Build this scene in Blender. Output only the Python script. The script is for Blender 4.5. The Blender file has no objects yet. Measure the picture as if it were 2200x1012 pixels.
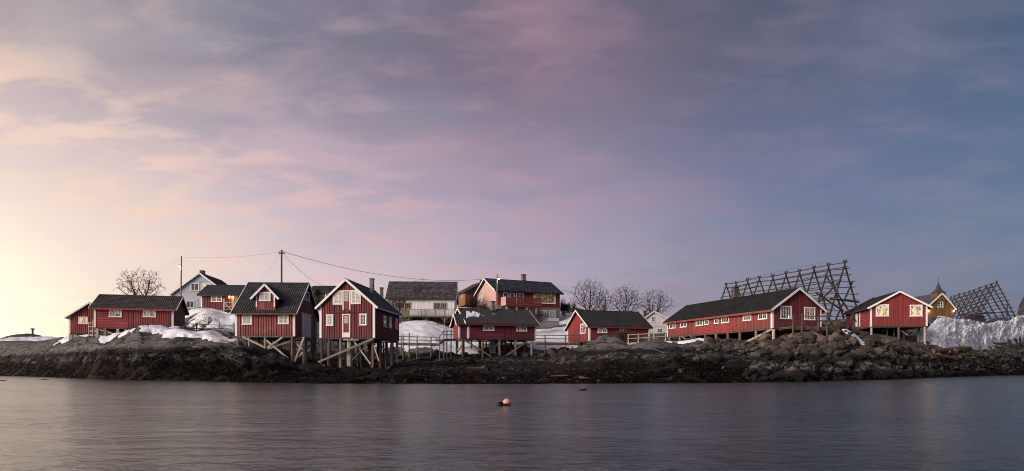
import bpy, bmesh, math, random
import numpy as np
from mathutils import Vector, Matrix, noise as mnoise

random.seed(7)
rng = np.random.default_rng(7)
SC = bpy.context.scene
COL = SC.collection

# ------------------------------------------------------------------ camera
F, CX, HOR, CAMH = 1400.0, 1100.0, 792.0, 1.0      # focal length, centre, horizon (pixels of a 2200 px frame), eye height
cam_d = bpy.data.cameras.new('camera')
cam = bpy.data.objects.new('camera', cam_d)
COL.objects.link(cam)
cam.location = (0, 0, CAMH)
cam.rotation_euler = (math.pi / 2, 0, 0)
cam_d.sensor_width = 36.0
cam_d.lens = 36.0 * F / 2200.0
cam_d.shift_y = (HOR - 506.0) / 2200.0
cam_d.clip_start = 0.1
cam_d.clip_end = 30000.0
SC.camera = cam
SC.render.resolution_x, SC.render.resolution_y = 1024, 471
SC.view_settings.view_transform = 'Standard'
SC.view_settings.look = 'None'
SC.view_settings.gamma = 1.0
SC.view_settings.exposure = 0.0
SC.view_settings.use_curve_mapping = False
SC.cycles.pixel_filter_type = 'BLACKMAN_HARRIS'
SC.cycles.filter_width = 1.0

# ------------------------------------------------------------------ node helpers
def s2l(c):
    return tuple((v / 255 / 12.92) if v / 255 <= 0.04045 else ((v / 255 + 0.055) / 1.055) ** 2.4 for v in c)

class NT:
    def __init__(s, tree):
        s.t = tree
        s.n = tree.nodes
        s.l = tree.links
    def new(s, typ, **kw):
        nd = s.n.new(typ)
        for k, v in kw.items():
            setattr(nd, k, v)
        return nd
    def put(s, sock, v):
        if isinstance(v, bpy.types.NodeSocket):
            s.l.new(v, sock)
        elif isinstance(v, (tuple, list)):
            sock.default_value = tuple(v) + ((1.0,) if len(v) == 3 and len(sock.default_value) == 4 else ())
        else:
            sock.default_value = v
    def m(s, op, a, b=0.0, c=None, clamp=False):
        nd = s.new('ShaderNodeMath', operation=op, use_clamp=clamp)
        s.put(nd.inputs[0], a); s.put(nd.inputs[1], b)
        if c is not None: s.put(nd.inputs[2], c)
        return nd.outputs[0]
    def mr(s, v, a, b, c=0.0, d=1.0, smooth=True):
        nd = s.new('ShaderNodeMapRange', interpolation_type='SMOOTHSTEP' if smooth else 'LINEAR')
        s.put(nd.inputs[0], v)
        for i, x in enumerate((a, b, c, d)): s.put(nd.inputs[i + 1], x)
        return nd.outputs[0]
    def mix(s, f, a, b, blend='MIX'):
        nd = s.new('ShaderNodeMix', data_type='RGBA', blend_type=blend)
        s.put(nd.inputs[0], f); s.put(nd.inputs[6], a); s.put(nd.inputs[7], b)
        return nd.outputs[2]
    def ramp(s, f, stops, interp='LINEAR'):
        nd = s.new('ShaderNodeValToRGB')
        cr = nd.color_ramp; cr.interpolation = interp
        while len(cr.elements) < len(stops): cr.elements.new(0.5)
        for e, (p, c) in zip(cr.elements, stops):
            e.position = p; e.color = tuple(c) + (1.0,)
        s.put(nd.inputs[0], f)
        return nd.outputs[0]
    def noise(s, vec, scale, detail=4, rough=0.55, dist=0.0, out=0):
        nd = s.new('ShaderNodeTexNoise')
        if vec is not None: s.put(nd.inputs['Vector'], vec)
        nd.inputs['Scale'].default_value = scale
        nd.inputs['Detail'].default_value = detail
        nd.inputs['Roughness'].default_value = rough
        nd.inputs['Distortion'].default_value = dist
        return nd.outputs[out]
    def mapping(s, vec, scale=(1, 1, 1), rot=(0, 0, 0), loc=(0, 0, 0)):
        nd = s.new('ShaderNodeMapping')
        s.put(nd.inputs[0], vec)
        nd.inputs['Location'].default_value = loc
        nd.inputs['Rotation'].default_value = rot
        nd.inputs['Scale'].default_value = scale
        return nd.outputs[0]

# ------------------------------------------------------------------ world: dusk sky
SUN_AZ, SUN_EL = math.radians(-130.0), math.radians(22.0)
world = bpy.data.worlds.new('World')
SC.world = world
world.use_nodes = True
w = NT(world.node_tree)
w.n.clear()
tc = w.new('ShaderNodeTexCoord')
sep = w.new('ShaderNodeSeparateXYZ'); w.l.new(tc.outputs['Generated'], sep.inputs[0])
dx, dy, dz = sep.outputs
hl = w.m('SQRT', w.m('ADD', w.m('MULTIPLY', dx, dx), w.m('ADD', w.m('MULTIPLY', dy, dy), 1e-5)))
SKY_AZ = math.radians(-95.0)
cs = w.m('DIVIDE', w.m('ADD', w.m('MULTIPLY', dx, math.sin(SKY_AZ)), w.m('MULTIPLY', dy, math.cos(SKY_AZ))), hl)
# cloud layer: a flat sheet overhead, seen in perspective
inv = w.m('DIVIDE', 1.0, w.m('ADD', w.m('MAXIMUM', dz, 0.0), 0.16))
cmb = w.new('ShaderNodeCombineXYZ')
w.put(cmb.inputs[0], w.m('MULTIPLY', dx, inv)); w.put(cmb.inputs[1], w.m('MULTIPLY', dy, inv))
P = cmb.outputs[0]
n1 = w.noise(w.mapping(P, (1.0, 0.8, 1), (0, 0, 0.5), (3.3, 1.2, 0)), 1.3, 7, 0.55, 0.6)
n2 = w.noise(w.mapping(P, (0.6, 1.0, 1), (0, 0, 0.25), (7.1, 4.0, 0)), 3.0, 6, 0.52, 0.35)
n3 = w.noise(w.mapping(P, (0.6, 1.0, 1), (0, 0, 0.15), (1.1, 8.0, 0)), 7.0, 6, 0.55, 0.3)
t0 = w.m('ADD', w.m('MULTIPLY', w.m('ADD', cs, 1.0), 0.5), w.m('MULTIPLY', w.m('SUBTRACT', n1, 0.5), 0.10))
TS = (0.158, 0.278, 0.456, 0.641, 0.774)
def skyramp(cols, c0, c1):
    st = [(0.0, s2l(c0))] + [(p, s2l(c)) for p, c in zip(TS, cols)] + [(1.0, s2l(c1))]
    return w.ramp(t0, st, 'EASE' if False else 'LINEAR')
R0 = skyramp([(103, 110, 140), (124, 121, 148), (190, 172, 187), (233, 210, 205), (255, 235, 206)], (110, 108, 136), (255, 240, 190))
R1 = skyramp([(98, 109, 139), (124, 122, 148), (172, 160, 179), (222, 200, 202), (248, 226, 206)], (104, 106, 136), (255, 232, 195))
R2 = skyramp([(78, 95, 128), (102, 105, 138), (162, 142, 162), (188, 171, 183), (226, 203, 199)], (80, 92, 124), (246, 225, 205))
R3 = skyramp([(56, 73, 98), (80, 80, 100), (112, 97, 114), (122, 119, 135), (160, 145, 151)], (52, 68, 94), (190, 165, 165))
c = w.mix(w.mr(dz, 0.04, 0.16), R0, R1)
c = w.mix(w.mr(dz, 0.13, 0.30), c, R2)
c = w.mix(w.mr(dz, 0.23, 0.45), c, R3)
cl_hi = w.ramp(t0, [(0.0, s2l((112, 110, 134))), (0.2, s2l((134, 125, 146))), (0.34, s2l((150, 118, 138))), (0.44, s2l((190, 150, 163))), (0.6, s2l((226, 186, 192))), (0.75, s2l((255, 218, 186))), (1.0, s2l((255, 222, 180)))])
cl_lo = w.ramp(t0, [(0.0, s2l((70, 80, 108))), (0.2, s2l((74, 82, 112))), (0.44, s2l((112, 112, 138))), (0.6, s2l((170, 170, 186))), (0.75, s2l((226, 216, 208))), (1.0, s2l((240, 220, 190)))])
# a rose veil that crosses the middle of the sky
az = w.m('ARCTAN2', dx, dy)
veil = w.m('MULTIPLY', w.mr(w.m('ABSOLUTE', w.m('ADD', az, w.m('ADD', -0.01, w.m('MULTIPLY', w.m('SUBTRACT', n1, 0.5), 0.9)))), 0.20, 0.02), w.mr(dz, 0.08, 0.3))
c = w.mix(w.m('MULTIPLY', veil, w.mr(n2, 0.35, 0.7, 0.06, 0.34)), c, w.mix(w.mr(dz, 0.1, 0.5), s2l((190, 157, 172)), s2l((143, 109, 124))))
# salmon streaks slanting down from the upper left towards the middle
band = w.m('ABSOLUTE', w.m('ADD', w.m('SUBTRACT', dz, w.m('SUBTRACT', 0.30, w.m('MULTIPLY', w.m('ADD', az, 0.67), 0.24))), w.m('MULTIPLY', w.m('SUBTRACT', n1, 0.5), 0.16)))
bandf = w.m('MULTIPLY', w.mr(band, 0.12, 0.0), w.mr(n3, 0.42, 0.64))
c = w.mix(w.m('MULTIPLY', bandf, w.mr(cs, -0.25, 0.2, 0.0, 0.62)), c, w.mix(w.mr(cs, 0.0, 0.55), s2l((204, 166, 174)), s2l((248, 212, 190))))
c = w.mix(w.m('MULTIPLY', w.mr(n2, 0.44, 0.72), 0.5), c, w.mix(0.62, c, cl_hi))
c = w.mix(w.m('MULTIPLY', w.mr(n3, 0.46, 0.74), 0.45), c, w.mix(0.55, c, cl_hi))
c = w.mix(w.m('MULTIPLY', w.mr(n2, 0.47, 0.28), 0.18), c, cl_lo)
# brighter towards the set sun, outside the frame on the left
gain = w.mr(cs, 0.38, 0.85, 1.0, 2.5)
gain = w.m('ADD', 1.0, w.m('MULTIPLY', w.m('SUBTRACT', gain, 1.0), w.mr(dz, 0.26, 0.0)))
bg = w.new('ShaderNodeBackground')
gc = w.new('ShaderNodeVectorMath', operation='SCALE'); w.put(gc.inputs[0], c); w.put(gc.inputs['Scale'], gain)
sky = w.new('ShaderNodeTexSky', sky_type='NISHITA')
sky.sun_disc = False
sky.sun_elevation = math.radians(2.0)
sky.sun_rotation = SUN_AZ
sky.altitude = 0; sky.air_density = 1.0; sky.dust_density = 2.0; sky.ozone_density = 2.0
ns = w.new('ShaderNodeVectorMath', operation='SCALE'); w.put(ns.inputs[0], sky.outputs[0]); ns.inputs['Scale'].default_value = 0.05
sm = w.new('ShaderNodeVectorMath', operation='ADD'); w.put(sm.inputs[0], gc.outputs[0]); w.put(sm.inputs[1], ns.outputs[0])
w.l.new(sm.outputs[0], bg.inputs[0])
bg.inputs[1].default_value = 1.0
wo = w.new('ShaderNodeOutputWorld'); w.l.new(bg.outputs[0], wo.inputs[0])

# ------------------------------------------------------------------ the last soft sun
sun_d = bpy.data.lights.new('sun', 'SUN')
sun_d.energy = 3.2
sun_d.angle = math.radians(28)
sun_d.color = (1.0, 0.89, 0.82)
sun = bpy.data.objects.new('sun', sun_d)
COL.objects.link(sun)
sdir = Vector((math.sin(SUN_AZ) * math.cos(SUN_EL), math.cos(SUN_AZ) * math.cos(SUN_EL), math.sin(SUN_EL)))
sun.rotation_euler = sdir.to_track_quat('Z', 'Y').to_euler()
sun.location = (-60, -20, 40)

# ------------------------------------------------------------------ geometry helpers
def px(x, y, D):
    return Vector(((x - CX) / F * D, D, CAMH + (HOR - y) / F * D))

def reach(Pt, d, x):
    """distance t along d from Pt until the point shows at pixel column x"""
    k = (x - CX) / F
    return (k * Pt.y - Pt.x) / (d.x - k * d.y)

def tag(o, label=None, cat=None, group=None, kind=None):
    if label: o['label'] = label
    if cat: o['category'] = cat
    if group: o['group'] = group
    if kind: o['kind'] = kind
    return o

def empty(name, loc=(0, 0, 0), rz=0.0, parent=None):
    o = bpy.data.objects.new(name, None)
    o.empty_display_size = 0.3
    COL.objects.link(o)
    o.location = loc
    o.rotation_euler = (0, 0, rz)
    o.parent = parent
    return o

class MB:
    def __init__(s):
        s.v = []; s.f = []; s.smooth = False
    def add(s, vs, fs):
        b = len(s.v)
        s.v.extend([tuple(p) for p in vs])
        s.f.extend([tuple(i + b for i in f) for f in fs])
        return s
    def hexa(s, c):
        """eight corners: bottom ring 0-3, top ring 4-7"""
        return s.add(c, [(0, 3, 2, 1), (4, 5, 6, 7), (0, 1, 5, 4), (1, 2, 6, 5), (2, 3, 7, 6), (3, 0, 4, 7)])
    def box(s, a, b):
        x0, x1 = sorted((a[0], b[0])); y0, y1 = sorted((a[1], b[1])); z0, z1 = sorted((a[2], b[2]))
        return s.hexa([(x0, y0, z0), (x1, y0, z0), (x1, y1, z0), (x0, y1, z0), (x0, y0, z1), (x1, y0, z1), (x1, y1, z1), (x0, y1, z1)])
    def beam(s, a, b, w, h, up=(0, 0, 1)):
        a = Vector(a); b = Vector(b); d = (b - a)
        if d.length < 1e-6: return s
        d.normalize(); up = Vector(up)
        sd = d.cross(up)
        if sd.length < 1e-4: sd = d.cross(Vector((0, 1, 0)))
        sd.normalize(); u = sd.cross(d)
        q = []
        for p in (a, b):
            q.append([p + sd * (sx * w / 2) + u * (sz * h / 2) for sx, sz in ((-1, -1), (1, -1), (1, 1), (-1, 1))])
        return s.add(q[0] + q[1], [(0, 1, 2, 3), (7, 6, 5, 4), (0, 4, 5, 1), (1, 5, 6, 2), (2, 6, 7, 3), (3, 7, 4, 0)])
    def tube(s, pts, rads, n=8, cap=True):
        pts = [Vector(p) for p in pts]
        if not isinstance(rads, (list, tuple)): rads = [rads] * len(pts)
        vs = []; fs = []
        for i, p in enumerate(pts):
            d = (pts[min(i + 1, len(pts) - 1)] - pts[max(i - 1, 0)])
            if d.length < 1e-9: d = Vector((0, 0, 1))
            d.normalize()
            a = d.cross(Vector((0, 0, 1)) if abs(d.z) < 0.95 else Vector((1, 0, 0))).normalized()
            b = d.cross(a)
            for k in range(n):
                t = 2 * math.pi * k / n
                vs.append(p + (a * math.cos(t) + b * math.sin(t)) * rads[i])
        for i in range(len(pts) - 1):
            for k in range(n):
                k2 = (k + 1) % n
                fs.append((i * n + k, i * n + k2, (i + 1) * n + k2, (i + 1) * n + k))
        if cap:
            fs.append(tuple(range(n - 1, -1, -1)))
            fs.append(tuple((len(pts) - 1) * n + k for k in range(n)))
        return s.add(vs, fs)
    def lathe(s, prof, c=(0, 0, 0), n=16):
        vs = []; fs = []
        for r, z in prof:
            for k in range(n):
                t = 2 * math.pi * k / n
                vs.append((c[0] + r * math.cos(t), c[1] + r * math.sin(t), c[2] + z))
        for i in range(len(prof) - 1):
            for k in range(n):
                k2 = (k + 1) % n
                fs.append((i * n + k, i * n + k2, (i + 1) * n + k2, (i + 1) * n + k))
        fs.append(tuple(range(n - 1, -1, -1))); fs.append(tuple((len(prof) - 1) * n + k for k in range(n)))
        return s.add(vs, fs)
    def mesh(s, name, m=None, smooth=False):
        me = bpy.data.meshes.new(name)
        me.from_pydata(s.v, [], s.f)
        if m: me.materials.append(m)
        if smooth: me.polygons.foreach_set('use_smooth', [True] * len(me.polygons))
        me.update()
        return me
    def build(s, name, m, parent=None, smooth=False):
        o = bpy.data.objects.new(name, s.mesh(name, m, smooth))
        COL.objects.link(o)
        o.parent = parent
        return o

def np_mesh(name, V, Fq, m, smooth=True, parent=None):
    """big mesh from numpy arrays (all faces with the same number of corners)"""
    me = bpy.data.meshes.new(name)
    k = Fq.shape[1]
    me.vertices.add(len(V)); me.loops.add(Fq.size); me.polygons.add(len(Fq))
    me.vertices.foreach_set('co', np.ascontiguousarray(V, dtype=np.float32).ravel())
    me.loops.foreach_set('vertex_index', np.ascontiguousarray(Fq, dtype=np.int32).ravel())
    me.polygons.foreach_set('loop_start', np.arange(0, Fq.size, k, dtype=np.int32))
    me.polygons.foreach_set('loop_total', np.full(len(Fq), k, dtype=np.int32))
    me.polygons.foreach_set('use_smooth', np.full(len(Fq), smooth, dtype=bool))
    me.update(calc_edges=True)
    me.validate()
    if m: me.materials.append(m)
    o = bpy.data.objects.new(name, me)
    COL.objects.link(o); o.parent = parent
    return o

# ------------------------------------------------------------------ numpy noise
def _hash(ix, iy, seed):
    h = (ix.astype(np.int64) * 374761393 + iy.astype(np.int64) * 668265263 + seed * 2147483647) & 0xFFFFFFFF
    h = ((h ^ (h >> 13)) * 1274126177) & 0xFFFFFFFF
    h = h ^ (h >> 16)
    return (h & 0xFFFFFF) / float(0xFFFFFF)
def vnoise(x, y, seed=0):
    x = np.asarray(x, float); y = np.asarray(y, float)
    ix = np.floor(x); iy = np.floor(y); fx = x - ix; fy = y - iy
    fx = fx * fx * fx * (fx * (fx * 6 - 15) + 10); fy = fy * fy * fy * (fy * (fy * 6 - 15) + 10)
    a = _hash(ix, iy, seed); b = _hash(ix + 1, iy, seed); c_ = _hash(ix, iy + 1, seed); d = _hash(ix + 1, iy + 1, seed)
    return (a * (1 - fx) + b * fx) * (1 - fy) + (c_ * (1 - fx) + d * fx) * fy
def fbm(x, y, o=4, seed=0, g=0.5):
    s = 0; a = 1; tot = 0
    for i in range(o):
        ca, sa = math.cos(0.65 * i + 0.4), math.sin(0.65 * i + 0.4)
        s = s + a * vnoise((x * ca - y * sa) * 2 ** i + i * 17.3, (x * sa + y * ca) * 2 ** i - i * 9.1, seed + i); tot += a; a *= g
    return s / tot
def ridged(x, y, o=4, seed=0):
    s = 0; a = 1; tot = 0
    for i in range(o):
        ca, sa = math.cos(0.6 * i + 0.3), math.sin(0.6 * i + 0.3)
        s = s + a * (1 - np.abs(2 * vnoise((x * ca - y * sa) * 2 ** i + i * 7.7, (x * sa + y * ca) * 2 ** i + i * 3.3, seed + i) - 1)); tot += a; a *= 0.5
    return s / tot
def sstep(x, a, b):
    t = np.clip((x - a) / (b - a), 0, 1)
    return t * t * (3 - 2 * t)

# ------------------------------------------------------------------ materials
MATS = {}
def newmat(name):
    m = bpy.data.materials.new(name); m.use_nodes = True
    t = NT(m.node_tree)
    b = m.node_tree.nodes['Principled BSDF']
    MATS[name] = m
    return m, t, b

def bump(t, b, h, dist=0.02, strength=1.0):
    nd = t.new('ShaderNodeBump')
    nd.inputs['Distance'].default_value = dist
    nd.inputs['Strength'].default_value = strength
    t.put(nd.inputs['Height'], h)
    t.l.new(nd.outputs[0], b.inputs['Normal'])

def paint(name, col, worn=None, var=0.25, rough=0.65, axis='z', worn_amt=0.35, board=5.0, stain=0.0):
    """painted or bare timber: boards differ a little, the grain runs along one axis, paint is worn in streaks"""
    m, t, b = newmat(name)
    oc = t.new('ShaderNodeTexCoord').outputs['Object']
    sc = {'z': (board, board, 0.12), 'x': (0.15, board, board)}[axis]
    n_board = t.noise(t.mapping(oc, sc), 1.0, 1, 0.5)
    fine = {'z': (22, 22, 0.9), 'x': (1.0, 22, 22)}[axis]
    n_fine = t.noise(t.mapping(oc, fine), 1.0, 5, 0.7)
    n_big = t.noise(oc, 0.6, 3, 0.6)
    dark = tuple(v * (1 - var) for v in col); lite = tuple(min(1, v * (1 + var) + 0.006) for v in col)
    cc = t.mix(t.mr(n_board, 0.3, 0.7), dark, lite)
    wn = worn or tuple(min(0.8, v * 1.3 + 0.06) for v in col)
    wf = t.m('MULTIPLY', t.mr(t.m('ADD', n_fine, t.m('MULTIPLY', t.m('SUBTRACT', n_big, 0.5), 0.5)), 0.52, 0.78), worn_amt)
    cc = t.mix(wf, cc, wn)
    n_dirt = t.noise(t.mapping(oc, (3, 3, 1.2)), 1.0, 6, 0.7)
    cc = t.mix(t.m('MULTIPLY', t.mr(n_dirt, 0.55, 0.8), 0.35), cc, tuple(v * 0.45 for v in col))
    if stain:
        so_ = t.new('ShaderNodeSeparateXYZ'); t.put(so_.inputs[0], oc)
        n_st = t.noise(t.mapping(oc, (2.6, 2.6, 0.25)), 1.0, 4, 0.6)
        lvl = t.m('SUBTRACT', so_.outputs[2], t.m('MULTIPLY', n_st, 1.7))
        cc = t.mix(t.m('MULTIPLY', t.mr(lvl, -0.15, -0.75), stain), cc, tuple(0.55 * v + 0.035 for v in col))
    t.put(b.inputs['Base Color'], cc)
    t.put(b.inputs['Roughness'], t.mr(n_fine, 0.2, 0.8, rough - 0.12, rough + 0.12))
    b.inputs['Specular IOR Level'].default_value = 0.3
    bump(t, b, n_fine, 0.006, 0.6)
    return m

def plain(name, col, rough=0.6, var=0.2, scale=6.0, bmp=0.0, metal=0.0, spec=0.4):
    m, t, b = newmat(name)
    oc = t.new('ShaderNodeTexCoord').outputs['Object']
    n = t.noise(oc, scale, 5, 0.65)
    n2 = t.noise(oc, scale * 0.18, 3, 0.5)
    f = t.mr(t.m('ADD', t.m('MULTIPLY', n, 0.6), t.m('MULTIPLY', n2, 0.4)), 0.3, 0.7)
    t.put(b.inputs['Base Color'], t.mix(f, tuple(v * (1 - var) for v in col), tuple(min(1, v * (1 + var)) for v in col)))
    b.inputs['Roughness'].default_value = rough
    b.inputs['Metallic'].default_value = metal
    b.inputs['Specular IOR Level'].default_value = spec
    if bmp: bump(t, b, n, bmp)
    return m

# timber paints, some with light or shade mixed into the colour
paint('red_sunlit', (0.2620, 0.0657, 0.0590), worn_amt=0.15, stain=0.6)  # red with the sunlit tone in its colour
paint('red_log', (0.2928, 0.0483, 0.0533), axis='x', worn=(0.55, 0.16, 0.15), worn_amt=0.4)
paint('red_faded', (0.2774, 0.0715, 0.0667), worn=(0.50, 0.24, 0.21), worn_amt=0.8, var=0.3, stain=0.6)
paint('red_deep', (0.1579, 0.0311, 0.0349), worn=(0.36, 0.09, 0.09), worn_amt=0.35, var=0.3, stain=0.6)  # tall gable cabin's own red; elsewhere stands in for shaded walls
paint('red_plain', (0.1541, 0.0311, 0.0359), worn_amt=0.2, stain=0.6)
paint('red_wine_log', (0.1541, 0.0272, 0.0397), axis='x', worn=(0.32, 0.08, 0.105), worn_amt=0.4)
paint('red_bright', (0.3082, 0.0523, 0.0484), worn_amt=0.15, stain=0.6)  # sunlight put into the red of left-facing gables; also the hut's red
paint('red_signal', (0.2312, 0.0387, 0.0378), worn_amt=0.1, var=0.18, stain=0.6)
paint('red_clap', (0.1696, 0.0320, 0.0330), axis='x', worn_amt=0.15, board=8)
paint('red_clap_lit', (0.68, 0.43, 0.39), axis='x', worn=(0.6, 0.34, 0.3), worn_amt=0.4, board=8)  # pale copy of the red boarding, with sunlight painted in
paint('white_trim', (0.82, 0.81, 0.79), worn=(0.6, 0.57, 0.53), var=0.05, worn_amt=0.25)
paint('white_clap', (0.66, 0.65, 0.66), axis='x', worn=(0.6, 0.6, 0.6), var=0.06, worn_amt=0.2)
paint('white_board', (0.80, 0.79, 0.78), worn=(0.5, 0.48, 0.46), var=0.06, worn_amt=0.3)
paint('blue_grey_clap', (0.44, 0.47, 0.53), axis='x', var=0.06, worn=(0.45, 0.5, 0.58), worn_amt=0.2)
paint('grey_board', (0.21, 0.215, 0.22), var=0.1, worn_amt=0.15)
paint('yellow_board', (0.135, 0.080, 0.028), var=0.12, worn_amt=0.15)
paint('orange_board', (0.36, 0.16, 0.075), var=0.2, worn_amt=0.25)
paint('brown_board', (0.16, 0.065, 0.04), var=0.2, worn_amt=0.25)
paint('grey_timber', (0.20, 0.175, 0.155), worn=(0.38, 0.34, 0.31), var=0.3, worn_amt=0.6)
paint('pale_timber', (0.40, 0.35, 0.29), worn=(0.52, 0.47, 0.41), var=0.25, worn_amt=0.5)
paint('dark_timber', (0.075, 0.055, 0.045), worn=(0.2, 0.17, 0.15), var=0.3, worn_amt=0.45)
paint('brown_timber', (0.14, 0.075, 0.052), worn=(0.3, 0.22, 0.18), var=0.3, worn_amt=0.4)
paint('green_timber', (0.17, 0.165, 0.11), axis='x', worn=(0.3, 0.28, 0.2), var=0.2, worn_amt=0.4)
paint('driftwood', (0.16, 0.075, 0.048), axis='x', worn=(0.28, 0.18, 0.13), var=0.3, worn_amt=0.5)
paint('rack_pole', (0.030, 0.025, 0.020), worn=(0.06, 0.052, 0.04), var=0.35, worn_amt=0.5)
paint('rack_rail', (0.065, 0.043, 0.037), worn=(0.12, 0.085, 0.07), axis='x', var=0.3, worn_amt=0.5)

def roofmat(name, col, speck=(0.25, 0.24, 0.23), moss=0.0, rough=0.7, speck_amt=0.5, tiles=False):
    m, t, b = newmat(name)
    oc = t.new('ShaderNodeTexCoord').outputs['Object']
    n = t.noise(oc, 1.3, 5, 0.65)
    nf = t.noise(oc, 14.0, 4, 0.7)
    ns_ = t.noise(oc, 9.0, 2, 0.5)
    cc = t.mix(t.mr(n, 0.3, 0.7), tuple(v * 0.65 for v in col), tuple(v * 1.35 for v in col))
    cc = t.mix(t.m('MULTIPLY', t.mr(nf, 0.62, 0.8), speck_amt), cc, speck)
    if tiles:
        gi_ = t.new('ShaderNodeNewGeometry')
        cc = t.mix(0.55, cc, t.ramp(gi_.outputs['Random Per Island'], [(0.0, tuple(v * 0.35 for v in col)), (0.5, tuple(v * 0.9 for v in col)), (1.0, tuple(v * 2.6 for v in col))]))
    if moss:
        nm = t.noise(oc, 2.2, 5, 0.7)
        cc = t.mix(t.m('MULTIPLY', t.mr(nm, 0.56, 0.72), moss), cc, (0.09, 0.075, 0.02))
    t.put(b.inputs['Base Color'], cc)
    t.put(b.inputs['Roughness'], t.mr(nf, 0.2, 0.8, rough - 0.15, rough + 0.15))
    b.inputs['Specular IOR Level'].default_value = 0.2
    bump(t, b, ns_, 0.02, 0.5)
    return m
roofmat('roof_slate', (0.060, 0.058, 0.064))
roofmat('roof_warm', (0.085, 0.072, 0.072), speck=(0.32, 0.28, 0.27))
roofmat('roof_black', (0.019, 0.018, 0.019), speck=(0.14, 0.13, 0.13), moss=0.25, speck_amt=0.35)
roofmat('roof_blue', (0.045, 0.052, 0.066), speck=(0.12, 0.13, 0.15))
roofmat('roof_tile', (0.062, 0.058, 0.066), speck=(0.16, 0.15, 0.16), tiles=True)
roofmat('roof_blue_tile', (0.036, 0.041, 0.054), speck=(0.14, 0.15, 0.17), tiles=True)
roofmat('roof_snowy', (0.034, 0.033, 0.036), moss=0.2, speck=(0.14, 0.13, 0.13), speck_amt=0.35)

plain('chimney_grey', (0.16, 0.15, 0.14), 0.85, 0.3, 5, 0.01)
plain('chimney_dark', (0.035, 0.034, 0.036), 0.6, 0.3, 5)
plain('chimney_brown', (0.10, 0.075, 0.065), 0.9, 0.3, 7, 0.02)
plain('concrete', (0.34, 0.335, 0.34), 0.9, 0.15, 3, 0.01)
plain('rubber', (0.02, 0.02, 0.02), 0.8, 0.2)
plain('metal_grey', (0.25, 0.25, 0.26), 0.4, 0.15, metal=0.7)
plain('dark_metal', (0.03, 0.03, 0.032), 0.5, 0.2, metal=0.3)
plain('wire', (0.03, 0.028, 0.03), 0.6, 0.1)
plain('rope', (0.12, 0.105, 0.085), 0.9, 0.25, 10)
plain('rope_blue', (0.12, 0.22, 0.26), 0.9, 0.25, 10)
plain('car_red', (0.05, 0.012, 0.012), 0.3, 0.08, spec=0.6)
plain('car_blue', (0.035, 0.045, 0.075), 0.3, 0.08, spec=0.6)
plain('car_grey', (0.28, 0.29, 0.30), 0.35, 0.08, spec=0.6)
plain('car_glass', (0.012, 0.014, 0.018), 0.1, 0.1, spec=0.7)
plain('bark', (0.028, 0.022, 0.020), 0.9, 0.35, 4, 0.03)
plain('bark_warm', (0.05, 0.032, 0.025), 0.9, 0.3, 4, 0.03)
plain('twig', (0.030, 0.023, 0.022), 0.9, 0.2, 4)
plain('twig_warm', (0.075, 0.044, 0.034), 0.9, 0.2, 4)
plain('needles', (0.022, 0.045, 0.026), 0.8, 0.4, 3)
plain('dry_grass', (0.13, 0.095, 0.045), 0.9, 0.4, 2)
plain('flag_white', (0.7, 0.7, 0.7), 0.8, 0.1)
plain('sign_face', (0.45, 0.45, 0.46), 0.6, 0.05)
plain('sign_print', (0.04, 0.04, 0.045), 0.6, 0.05)

def emitter(name, col, strength):
    m, t, b = newmat(name)
    b.inputs['Base Color'].default_value = tuple(col) + (1,)
    b.inputs['Emission Color'].default_value = tuple(col) + (1,)
    b.inputs['Emission Strength'].default_value = strength
    return m
emitter('lamp_warm', (1.0, 0.62, 0.25), 5.0)
emitter('lamp_yellow', (1.0, 0.85, 0.30), 3.0)
emitter('lamp_white', (1.0, 0.8, 0.5), 1.6)

def glass(name, dark, pale, emit=None, strength=0.0, cover=0.5, rough=0.06):
    """a pane with a room and curtains behind it; emit: a glow, from a lit room or put in to brighten the pane"""
    m, t, b = newmat(name)
    oc = t.new('ShaderNodeTexCoord').outputs['Object']
    n = t.noise(t.mapping(oc, (9, 9, 3.0)), 1.0, 3, 0.6)
    n2 = t.noise(t.mapping(oc, (3.2, 3.2, 2.6), loc=(4, 1, 2)), 1.0, 2, 0.5)
    f = t.mr(t.m('ADD', t.m('MULTIPLY', n, 0.55), t.m('MULTIPLY', n2, 0.45)), cover - 0.10, cover + 0.10)
    t.put(b.inputs['Base Color'], t.mix(f, pale, dark))
    b.inputs['Roughness'].default_value = rough
    b.inputs['Specular IOR Level'].default_value = 0.6
    b.inputs['Coat Weight'].default_value = 0.5
    b.inputs['Coat Roughness'].default_value = 0.03
    if emit:
        n3 = t.noise(t.mapping(oc, (5, 5, 5), loc=(1, 7, 3)), 1.0, 2, 0.5)
        t.put(b.inputs['Emission Color'], t.mix(t.mr(n3, 0.4, 0.65), emit, tuple(v * s_ for v, s_ in zip(emit, (1.2, 1.25, 1.5)))))
        t.put(b.inputs['Emission Strength'], t.m('MULTIPLY', t.mr(f, 0.0, 1.0, 1.0, 0.12), strength))
    return m
glass('pane_dark', (0.012, 0.013, 0.016), (0.16, 0.155, 0.15), cover=0.44)
glass('pane_curtain', (0.30, 0.27, 0.22), (0.44, 0.40, 0.33), cover=0.55, rough=0.2)
glass('pane_bright', (0.02, 0.018, 0.018), (0.30, 0.26, 0.21), emit=(1.0, 0.74, 0.45), strength=0.16, cover=0.49)  # mild glow put in for sky reflected in the long low cabin's panes
glass('pane_lit', (0.04, 0.028, 0.015), (0.5, 0.42, 0.28), emit=(1.0, 0.66, 0.26), strength=0.62, cover=0.50)
glass('pane_gold', (0.05, 0.03, 0.015), (0.4, 0.3, 0.15), emit=(1.0, 0.55, 0.16), strength=0.13, cover=0.46)
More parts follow.
